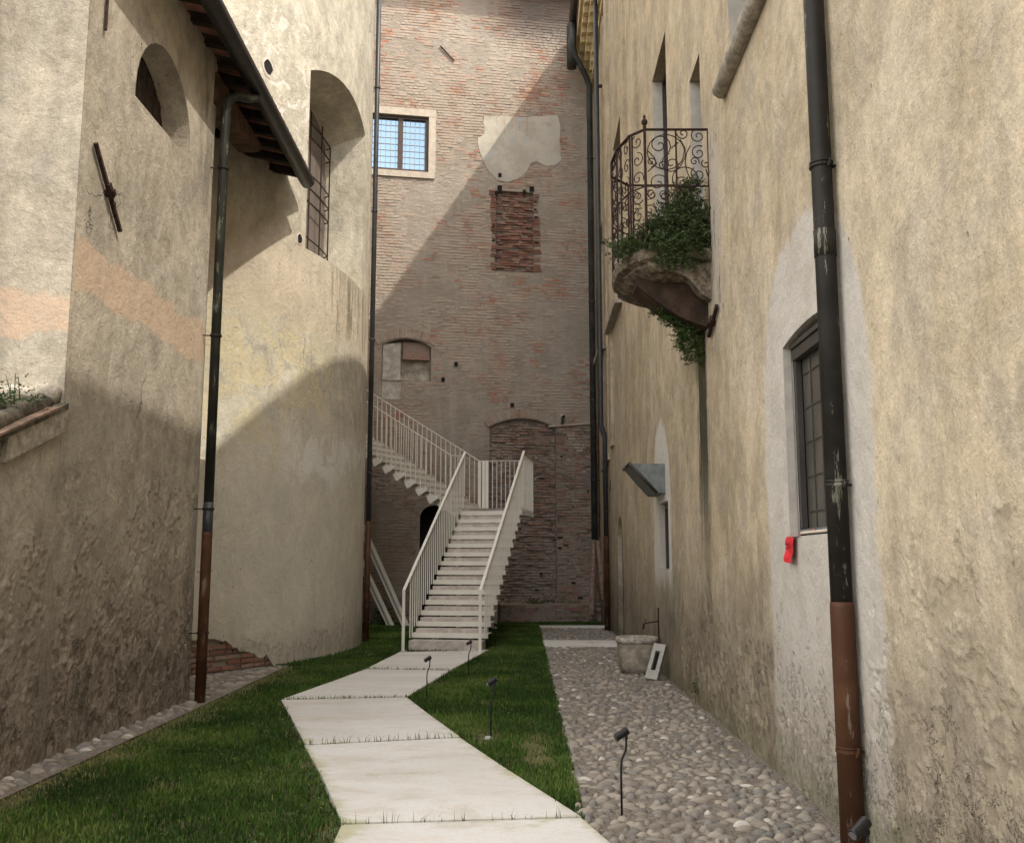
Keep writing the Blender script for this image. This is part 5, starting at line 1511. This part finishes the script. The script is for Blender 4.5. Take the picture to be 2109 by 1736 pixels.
# scrollwork: spirals given in metres on each panel (u along panel, v height)
def spiral(c, r0, r1, a0, turns, n=22):
    return [(c[0] + (r0 + (r1 - r0) * t) * math.cos(a0 + turns * 2 * math.pi * t), c[1] + (r0 + (r1 - r0) * t) * math.sin(a0 + turns * 2 * math.pi * t)) for t in [i / n for i in range(n + 1)]]
def zp(x, y): # balcony close-up pixel -> panel (u from corner post, v height)
    X = 1780 / 1.4339 + x / 2.63 / 1.4339; Y = 340 / 1.4339 + y / 2.63 / 1.4339
    p = atY(X, Y, YB); return (p[0], p[2])
SC = 0.00137
scr = [((440, 235), 95, 8, -60, 1.6), ((490, 290), 145, 140, 0, 1.0), ((622, 145), 48, 8, 180, 1.3), ((740, 165), 62, 8, 90, 1.4), ((745, 295), 62, 8, 60, 1.4),
       ((712, 362), 38, 7, -20, 1.3), ((535, 380), 85, 8, 100, 1.6), ((375, 365), 42, 7, -90, 1.4), ((468, 395), 42, 8, 0, 1.2), ((742, 462), 62, 8, 120, 1.4),
       ((612, 530), 52, 8, 60, 1.4), ((800, 382), 36, 8, 120, 1.1), ((430, 530), 80, 8, 0, 1.3), ((640, 500), 100, 96, 0, 1.0), ((385, 620), 40, 6, 90, 1.3), ((480, 640), 60, 8, 200, 1.4)]
for (c, r0, r1, a0, tr) in scr:
    u, v = zp(*c); pl = [(p[0], YB, p[1]) for p in spiral((u, v), r0 * SC, r1 * SC, math.radians(a0), tr)]
    MB().tube(pl, .0062, 5).build('scroll', M_iron, balc)
for pth in ([(600, 190), (640, 260), (640, 330), (600, 400), (560, 440)], [(680, 240), (650, 300), (640, 370), (655, 440), (680, 500)], [(530, 260), (555, 240), (575, 225)], [(350, 280), (400, 330), (420, 380), (350, 440)], [(800, 420), (820, 480), (822, 560)]):
    pl = [(zp(*q)[0], YB, zp(*q)[1]) for q in pth]; MB().tube(pl, .0062, 5).build('scroll', M_iron, balc)
pA = zp(575, 225); MB().tube([(pA[0] - .03, YB, pA[1] - .03), (pA[0] - .01, YB, pA[1]), (pA[0] + .02, YB, pA[1] + .02)], [.004, .014, .002], 6).build('iron_leaf', M_iron, balc)
r4 = random.Random(3)
for (p, q) in zip(plan[1:-1], plan[2:]):
    L = math.hypot(q[0] - p[0], q[1] - p[1]); d = ((q[0] - p[0]) / L, (q[1] - p[1]) / L)
    k = max(1, int(L / .17))
    for row in range(6):
        for i in range(k):
            u = (i + .5) * L / k; v = 5.02 + row * .205; rr_ = min(.085, L / k * .46)
            pl = [(p[0] + d[0] * a_, p[1] + d[1] * a_, b_) for a_, b_ in spiral((u, v), rr_, .01, r4.uniform(0, 6), r4.choice([1.3, -1.3]), 16)]
            MB().tube(pl, .006, 5).build('scroll', M_iron, balc)

# shrubs of the balcony
def shrub(name, blobs, size, mat, label, loc, seed, stems=()):
    e_ = empty(name, loc); tag(e_, label, 'shrub')
    r = random.Random(seed); cs = []
    m = MB()
    for (x, y, z, rx, ry, rz, n) in blobs:
        nt = max(4, n // 9)
        for _ in range(nt):                       # leafy twigs
            while True:
                a = Vector((r.uniform(-1, 1), r.uniform(-1, 1), r.uniform(-1, 1)))
                if a.length < 1: break
            b = Vector((x + a.x * rx, y + a.y * ry, z + a.z * rz)); dr = (Vector((a.x * rx, a.y * ry, a.z * rz + 0.02))).normalized() + Vector((r.gauss(0, .4), r.gauss(0, .4), r.gauss(.2, .4)))
            dr.normalize(); L = r.uniform(.05, .13); tone = r.uniform(.1, .9)
            m.tube([b, b + dr * L], [.002, .001], 3)
            for j in range(14):
                p_ = b + dr * L * (j / 13); cs.append((p_.x + r.gauss(0, .007), p_.y + r.gauss(0, .007), p_.z + r.gauss(0, .007), tone))
    for st in stems: m.tube(st, .008, 5)
    m.build('stem', M_wood, e_)
    leafcloud('foliage', cs, size, mat, e_, seed=seed)
    return e_
shrub('balcony_shrub', [(1.86, 10.05, 5.22, .22, .2, .26, 2600), (1.70, 10.02, 5.12, .2, .2, .22, 2000), (1.55, 10.0, 5.0, .22, .18, .16, 1500), (1.92, 9.92, 5.05, .14, .12, .3, 1500), (1.6, 9.82, 4.86, .24, .06, .08, 900), (1.93, 9.98, 4.88, .16, .14, .18, 1300), (1.88, 9.95, 5.48, .13, .12, .13, 600), (1.72, 9.84, 4.80, .26, .08, .16, 1500),
                        (1.38, 9.98, 4.90, .14, .12, .07, 600), (1.22, 10.05, 4.88, .14, .14, .09, 700), (1.11, 10.1, 4.92, .09, .1, .05, 160)], 0.038, M_leaf,
      'bushy green shrub filling the iron balcony and spilling over its stone slab', (1.7, 10, 4.84), 21, [[(1.8, 10, 4.8), (1.82, 10.02, 5.1)], [(1.6, 10, 4.8), (1.65, 9.98, 5.0)]])
shrub('hanging_shrub', [(1.88, 10.35, 4.06, .11, .12, .09, 500), (1.76, 10.3, 4.16, .11, .08, .06, 380), (1.62, 10.3, 4.24, .10, .08, .04, 220), (1.93, 10.4, 3.92, .10, .1, .10, 480), (1.98, 10.42, 3.78, .07, .08, .08, 200)], 0.038, M_leaf2,
      'smaller dark green shrub hanging from the wall below the balcony corbel', (1.95, 10.3, 4.1), 22, [[(2.08, 10.4, 4.1), (1.95, 10.35, 4.1)]])

# ================================================================ STAIRCASE
st = empty('staircase', (-1.2, 18.1, 0)); tag(st, 'cream white steel staircase with stone treads and slatted railings, rising in two flights', 'staircase')
hd = Vector((math.sin(R(9.6)), math.cos(R(9.6)), 0)); rt = Vector((hd.y, -hd.x, 0)); UP = Vector((0, 0, 1)); F0 = Vector((-1.19, 18.1, 0))
RI, TRD = .1875, .31
def fp(u, w, z): return F0 + hd * u + rt * w + UP * z
MB().box(fp(.16, -.02, .085), hd, rt, UP, .19, .675, .10).build('tread', M_tread, st)
for n in range(2, 16):
    u = (n - 1) * TRD; z = n * RI
    d_ = .30 if n < 15 else .30
    t = MB().box(fp(u + .165, 0, z - .036), hd, rt, UP, .165, .655, .036).build('tread', M_tread, st)
    m = MB().box(fp(u + .15, 0, z - .078), hd, rt, UP, .175, .715, .006); m.box(fp(u - .025, 0, z - .118), hd, rt, UP, .004, .715, .042)
    m.build('tread_pan', M_white, t)
# stringer fins below the treads (dark seen between)
for w in (-.35, .35):
    MB().bar(fp(.3, w, .02), fp(4.5, w, 2.50), .08, .10, side=rt).build('stringer', M_white, st)
def rail_z(u): return 1.10 + .605 * (u + .38)
def flat_rail(p, q, side=None): return MB().bar(p, q, .052, .014, side=side).build('handrail', M_white, st)
for sgn in (-1, 1):
    w = .70 * sgn
    u1 = 4.66
    flat_rail(fp(-.38, w, 1.10), fp(u1, w, rail_z(u1)), rt)
    MB().box(fp(-.38, w, .56), hd, rt, UP, .006, .027, .545).build('newel', M_white, st)
    MB().box(fp(-.36, w, .02), hd, rt, UP, .05, .05, .012).build('base_plate', M_white, st)
    n_b = 30
    for k in range(n_b):
        u = .06 + k * TRD / 2
        if u > u1 - .02: break
        lv = min(15, int(u / TRD + 1.02) + 1); zb = lv * RI - .15
        if u < TRD: zb = 2 * RI - .15
        MB().box(fp(u, w, (zb + rail_z(u)) / 2), hd, rt, UP, .007, .0105, (rail_z(u) - zb) / 2).build('baluster', M_white, st)
    MB().box(fp(-.24, w, .5), hd, rt, UP, .0, .0, .0) 
ZL = 15 * RI
ZRAIL = 4.06
# landing
Pn = Vector((-1.42, 22.7, 0)); Pf = Vector((-.80, 24.0, 0)); h2 = Vector((-.903, .43, 0)).normalized(); w2 = (Pf - Pn).normalized()
LR0, LR1 = fp(4.34, .70, 0), fp(6.05, .70, 0)
LL = fp(4.34, -.70, 0)
mb = MB().prism([(p.x, p.y) for p in (LL, LR0, LR1, Pf + (LR1 - Pf) * 0, Pn)], ZL - .06, ZL)
solid_fix(mb.build('landing', M_tread, st))
m = MB()
for k in range(9):
    m.bar(LL.lerp(Pn, k / 8 * .9) + UP * (ZL - .10), LR0.lerp(LR1, k / 8 * .98) + UP * (ZL - .10), .014, .075, side=hd)
m.build('joist', M_white, st)
def rail_run(p, q, z0, z1, zb0, zb1, sp=.105, skip=0):
    p = Vector(p); q = Vector(q); d = q - p; L = d.length; d.normalize(); sd = Vector((d.y, -d.x, 0))
    MB().bar(p + UP * z0, q + UP * z1, .045, .014, side=sd).build('handrail', M_white, st)
    n = int(L / sp)
    for k in range(skip, n + 1):
        t = k / n; c = p + d * L * t; zt = z0 + (z1 - z0) * t; zb = zb0 + (zb1 - zb0) * t if not callable(zb0) else zb0(L * t)
        MB().box(c + UP * (zt + zb) / 2, d, sd, UP, .0075, .010, (zt - zb) / 2 - .004).build('baluster', M_white, st)
rail_run(fp(4.68, .70, 0), LR1, ZRAIL + .02, ZRAIL, ZL - .13, ZL - .13, sp=.155)
rail_run(LR1 + (Pf - LR1) * .02, Pf, ZRAIL, ZRAIL, ZL - .1, ZL - .1, sp=.10)
rail_run(fp(4.66, -.70, 0), Pn, ZRAIL, ZRAIL, ZL - .1, ZL - .1, sp=.12, skip=1)
for p_ in (Pf, Pf + Vector((.10, -.02, 0)), Pf + Vector((.18, -.03, 0))): MB().box(p_ + UP * (ZRAIL + ZL - .1) / 2, (1, 0, 0), (0, 1, 0), UP, .035, .008, (ZRAIL - ZL + .1) / 2).build('newel', M_white, st)
# upper flight
for k in range(12):
    a_ = Pn + h2 * (k * TRD) ; z = ZL + (k + 1) * RI; Wd = (Pf - Pn).length
    c = a_ + h2 * .16 + w2 * Wd / 2 + UP * (z - .028)
    t = MB().box(c, h2, w2, UP, .16, Wd / 2 - .04, .028).build('tread', M_tread, st)
    m = MB().box(c - UP * .034, h2, w2, UP, .165, Wd / 2 + .02, .006)
    m.box(c - UP * .07 - h2 * .155, h2, w2, UP, .004, Wd / 2 + .02, .042)
    # tapered end bracket under each tread
    e0 = a_ - w2 * .02
    m.extr([e0 + UP * (z - .068), e0 + h2 * .32 + UP * (z - .068), e0 + h2 * .32 + UP * (z - .115), e0 + h2 * .25 + UP * (z - .235), e0 + h2 * .22 + UP * (z - .235), e0 + UP * (z - .115)], w2 * .012)
    m.build('tread_pan', M_white, t)
MB().bar(Pn + w2 * .3 + UP * (ZL - .1), Pn + w2 * .3 + h2 * 3.7 + UP * (ZL - .1 + 3.7 * .605), .04, .16, side=w2).build('stringer', M_white, st)
MB().bar(Pn + w2 * 1.1 + UP * (ZL - .1), Pn + w2 * 1.1 + h2 * 3.7 + UP * (ZL - .1 + 3.7 * .605), .04, .16, side=w2).build('stringer', M_white, st)
def zb2(s): return ZL + (int(s / TRD) + 1) * RI - .12
for P_ in (Pn, Pf): rail_run(P_, P_ + h2 * 3.7, ZRAIL, ZRAIL + 3.7 * .605, zb2, None, sp=.135)
MB().prism([(p.x, p.y) for p in (Pn + h2 * 3.7, Pf + h2 * 3.7, Pf + h2 * 5.2, Pn + h2 * 5.2)], ZL + 12 * RI - .06, ZL + 12 * RI).build('landing', M_tread, st)
# raking struts carrying the upper flight
for (bx, by, ex, ey, ez) in [(805, 1290, 742, 1155, 25.1), (836, 1281, 745, 1085, 25.6)]:
    gx, gy = atY(bx, by, 25.0)[:2]; a_ = Vector((gx, gy, 0)); e_ = Vector(atY(ex, ey, gy + .35))
    m = MB(); d_ = (e_ - a_); end = a_ + d_ * 1.35
    side_ = Vector((.75, -.66, 0))
    m.bar(a_, end, .16, .012, side=side_); nn = d_.normalized().cross(side_).normalized()
    for o_ in (-.08, .08): m.bar(a_ + side_ * o_, end + side_ * o_, .012, .11, side=side_)
    m.build('strut', M_white, st)
a_ = gp(805, 1288); b_ = gp(838, 1282); MB().bar((*a_, .03), (*b_, .05), .04, .03).build('tie_plate', M_frame, st)
MB().bar((-.42, 23.9, 0), (-.34, 23.6, 2.72), .12, .05, side=(1, 0, 0)).build('support_leg', M_white, st)
MB().bar((-1.25, 23.3, 0), (-1.25, 23.1, 2.72), .12, .05, side=(1, 0, 0)).build('support_leg', M_white, st)

# ================================================================ SMALL THINGS
# garden spotlights: one built with parts, copied
def spotlight():
    r_ = empty('garden_spotlight', (0, 0, 0))
    MB().tube([(0, 0, 0), (-.002, 0, .30), (.004, 0, .35), (.030, 0, .41), (.034, 0, .44), (.034, 0, .50)], .0075, 7).build('stem', M_black, r_, smooth=True)
    MB().tube([(-.035, -.012, .487), (-.033, -.0115, .488), (.045, .012, .532), (.047, .0125, .533)], [.023, .025, .025, .021], 16).build('lamp_head', M_black, r_, smooth=False)
    MB().tube([(-.0365, -.0125, .4862), (-.0352, -.012, .487)], .019, 14).build('lens', M_lens, r_)
    MB().tube([(.026, 0, .495), (.044, 0, .495)], .012, 8).build('joint', M_black, r_)
    return r_
proto = spotlight()
spots = [(gp(1281, 1683), 0.0, 1.0, 'nearest whole garden spotlight, standing on the cobbles right of the path'),
         (gp(1011, 1521), 0.15, 1.0, 'garden spotlight in the right lawn beside a bare earth patch'),
         (gp(879, 1441), 0.2, 0.92, 'garden spotlight at the inner corner where the path bends'),
         (gp(965, 1393), 0.05, 0.92, 'garden spotlight standing at the grass edge in front of the stair newel'),
         (gp(1021, 1339), 3.3, 0.90, 'small garden spotlight in the grass close to the right side of the staircase'),
         ((1.42, 4.2), 0.25, 1.02, 'garden spotlight head cut by the lower right corner of the photo, by the rusty downpipe')]
for i, (p_, rz, sc_, lab) in enumerate(spots):
    if i == 0: o = proto
    else:
        o = proto.copy(); COL.objects.link(o)
        for ch in proto.children:
            c_ = ch.copy(); COL.objects.link(c_); c_.parent = o
    o.location = (p_[0], p_[1], 0); o.rotation_euler = (0, 0, rz); o.scale = (sc_,) * 3
    tag(o, lab, 'garden lamp', 'black garden spotlights on thin stems')
o_ = MB().tube([(*gp(1006, 1521), 0.0), (*gp(1006, 1521), .022)], [.045, .03], 9).build('concrete_footing', M_conc); tag(o_, 'small grey concrete footing under the spotlight in the right lawn', 'footing')

# stone tub
tub = empty('stone_tub', (1.85, 14.45, 0)); tag(tub, 'rounded weathered stone water tub against the ochre wall under the tap', 'tub')
def sup(rx, ry, z, n=32, e=2.6, c=(1.83, 14.62)):
    pts_ = []
    for k in range(n):
        t = 2 * math.pi * k / n; ct, stt = math.cos(t), math.sin(t)
        r3 = 1 + .012 * mnoise.noise(Vector((ct * 3, stt * 3, z * 9)))
        pts_.append((c[0] + rx * r3 * math.copysign(abs(ct) ** (2 / e), ct), c[1] + ry * r3 * math.copysign(abs(stt) ** (2 / e), stt), z))
    return pts_
def loft(rings, cap0=True, cap1=True):
    m = MB(); n = len(rings[0]); vs = [p for rg in rings for p in rg]
    fs = [(i * n + k, i * n + (k + 1) % n, (i + 1) * n + (k + 1) % n, (i + 1) * n + k) for i in range(len(rings) - 1) for k in range(n)]
    if cap0: fs.append(tuple(range(n - 1, -1, -1)))
    if cap1: fs.append(tuple(range((len(rings) - 1) * n, len(rings) * n)))
    return m.add(vs, fs)
body = [(.19, .22, 0.0), (.235, .26, .03), (.265, .29, .09), (.28, .305, .18), (.285, .31, .30), (.29, .312, .435)]
loft([sup(a_, b_, z) for a_, b_, z in body], True, False).build('bowl', M_tub, tub, smooth=True)
rim = [(.285, .31, .435), (.305, .328, .44), (.313, .336, .47), (.308, .33, .50), (.29, .312, .518), (.25, .27, .518), (.235, .255, .50), (.225, .245, .36), (.15, .18, .34)]
loft([sup(a_, b_, z) for a_, b_, z in rim], False, True).build('rim', simple('lichen_rim_stone', (.37, .34, .28), .9, var=.4, scale=16, bump=.9, bdist=.02), tub, smooth=True)
# tap
tap = empty('water_tap', (2.1, 14.5, .7)); tag(tap, 'old rusty water tap on a thin pipe above the stone tub', 'tap')
xw = PR(14.7)[0]; tx = xw - .21
MB().tube([(xw - .012, 14.7, .05), (xw - .012, 14.7, .93)], .010, 6).build('riser_pipe', M_iron, tap)
MB().tube([(xw - .012, 14.7, .735), (tx, 14.7, .705), (tx - .02, 14.7, .69), (tx - .022, 14.7, .62)], [.010, .011, .016, .011], 7).build('spout', M_iron, tap, smooth=True)
MB().tube([(tx + .01, 14.7, .71), (tx + .01, 14.7, .755)], .006, 6).bar((tx - .015, 14.7, .757), (tx + .035, 14.7, .757), .012, .008).build('handle', M_iron, tap)
# concrete block with slot leaning on the tub
blk = empty('concrete_block', (2.0, 13.6, 0)); tag(blk, 'grey concrete block with a rectangular slot leaning between tub and wall', 'block')
b0 = Vector((1.905, 13.62, .012)); b1 = Vector((2.075, 13.86, .455)); ax = (b1 - b0).normalized(); Lb = (b1 - b0).length
wx = Vector((.93, -.36, 0)).normalized(); wx = (wx - ax * wx.dot(ax)).normalized(); nx_ = wx.cross(ax).normalized()
if nx_.y > 0: nx_ = -nx_
def bk_box(a0, a1, w0, w1, n0, n1): return MB().box(b0 + ax * (a0 + a1) / 2 + wx * (w0 + w1) / 2 + nx_ * (n0 + n1) / 2, ax, wx, nx_, (a1 - a0) / 2, (w1 - w0) / 2, abs(n1 - n0) / 2)
m = MB()
for q in [(0, .13, -.10, .07), (Lb - .11, Lb, -.10, .07), (.13, Lb - .11, -.10, -.05), (.13, Lb - .11, .015, .07)]:
    m.box(b0 + ax * (q[0] + q[1]) / 2 + wx * (q[2] + q[3]) / 2, ax, wx, nx_, (q[1] - q[0]) / 2, (q[3] - q[2]) / 2, .045)
m.build('body', M_conc, blk)
MB().box(b0 + ax * (Lb / 2 + .01) - wx * .017 - nx_ * .03, ax, wx, nx_, (Lb - .24) / 2, .032, .01).build('slot_back', M_dark, blk)

# red ribbon on the big window sill
rb = empty('red_tape', (2.0, 7.0, 1.78)); tag(rb, 'piece of bright red printed plastic tape hanging over the big window sill', 'tape')
def rp(s, z, o_): return (PR(s, o_)[0], s, z)
vs_ = []
for j in range(9):
    t = j / 8
    for i in range(7):
        u = i / 6; sw = .225 - .03 * t
        vs_.append(rp(7.21 - .03 * t - u * sw + .012 * t * t, 1.776 - .175 * t - .012 * u * t + .006 * math.sin(u * 5 + t * 3), -.026 - .014 * t - .010 * math.sin(u * 6.5 + t * 2.2) * (.3 + t) - .006 * math.sin(t * 9)))
MB().add(vs_, [(j * 7 + i, j * 7 + i + 1, j * 7 + i + 8, j * 7 + i + 7) for j in range(8) for i in range(6)]).build('hanging_end', M_red, rb, smooth=True)
MB().add([rp(7.20, 1.778, -.030), rp(6.96, 1.782, -.030), rp(6.75, 1.802, .03), rp(6.82, 1.812, .05), rp(7.0, 1.797, .05)], [(0, 1, 2, 3, 4)]).build('folded_tape', M_red, rb)
MB().add([rp(6.75, 1.80, .02), rp(6.82, 1.80, .04), rp(6.74, 1.83, .05), rp(6.68, 1.815, .03)], [(0, 1, 2, 3)]).build('folded_tape', M_red, rb)
m = MB(); s_ = 7.145                       # blurred dark print on the tape
for wd_ in (.012, .008, .014, .009, .012, .007, .011):
    m.add([rp(s_, 1.712 + .004, -.052), rp(s_ - wd_, 1.712 + .006, -.052), rp(s_ - wd_, 1.735, -.052), rp(s_, 1.733, -.052)], [(0, 1, 2, 3)]); s_ -= wd_ + .005
for wd_ in (.06, .04): m.add([rp(7.14, 1.694, -.055), rp(7.14 - wd_ - .04, 1.695, -.055), rp(7.14 - wd_ - .04, 1.70, -.055), rp(7.14, 1.699, -.055)], [(0, 1, 2, 3)])
m.build('print', simple('dark_print', (.12, .01, .012), .6), rb)
o = MB().tube([rp(6.9, 1.80, .0), rp(6.5, 1.802, .02), rp(6.1, 1.80, .01)], .010, 6).build('dry_twigs', M_stone_pale); tag(o, 'thin pale stick lying along the sill of the big window beside the red tape', 'stick')
# small wall weed
cs = [(PR(11.4)[0] - .03 + rr.gauss(0, .02), 11.42 + rr.gauss(0, .03), .12 + abs(rr.gauss(0, .10)), rr.random()) for _ in range(90)]
ww = empty('wall_weed', (PR(11.4)[0] - .03, 11.42, 0)); tag(ww, 'small weed growing from a crack at the foot of the ochre wall', 'weed')
leafcloud('foliage', cs, .03, M_leaf2, ww)['kind'] = 'stuff'
MB().tube([(PR(11.4)[0] - .03, 11.42, 0), (PR(11.4)[0] - .035, 11.42, .25)], .003, 4).build('stem', M_wood, ww)
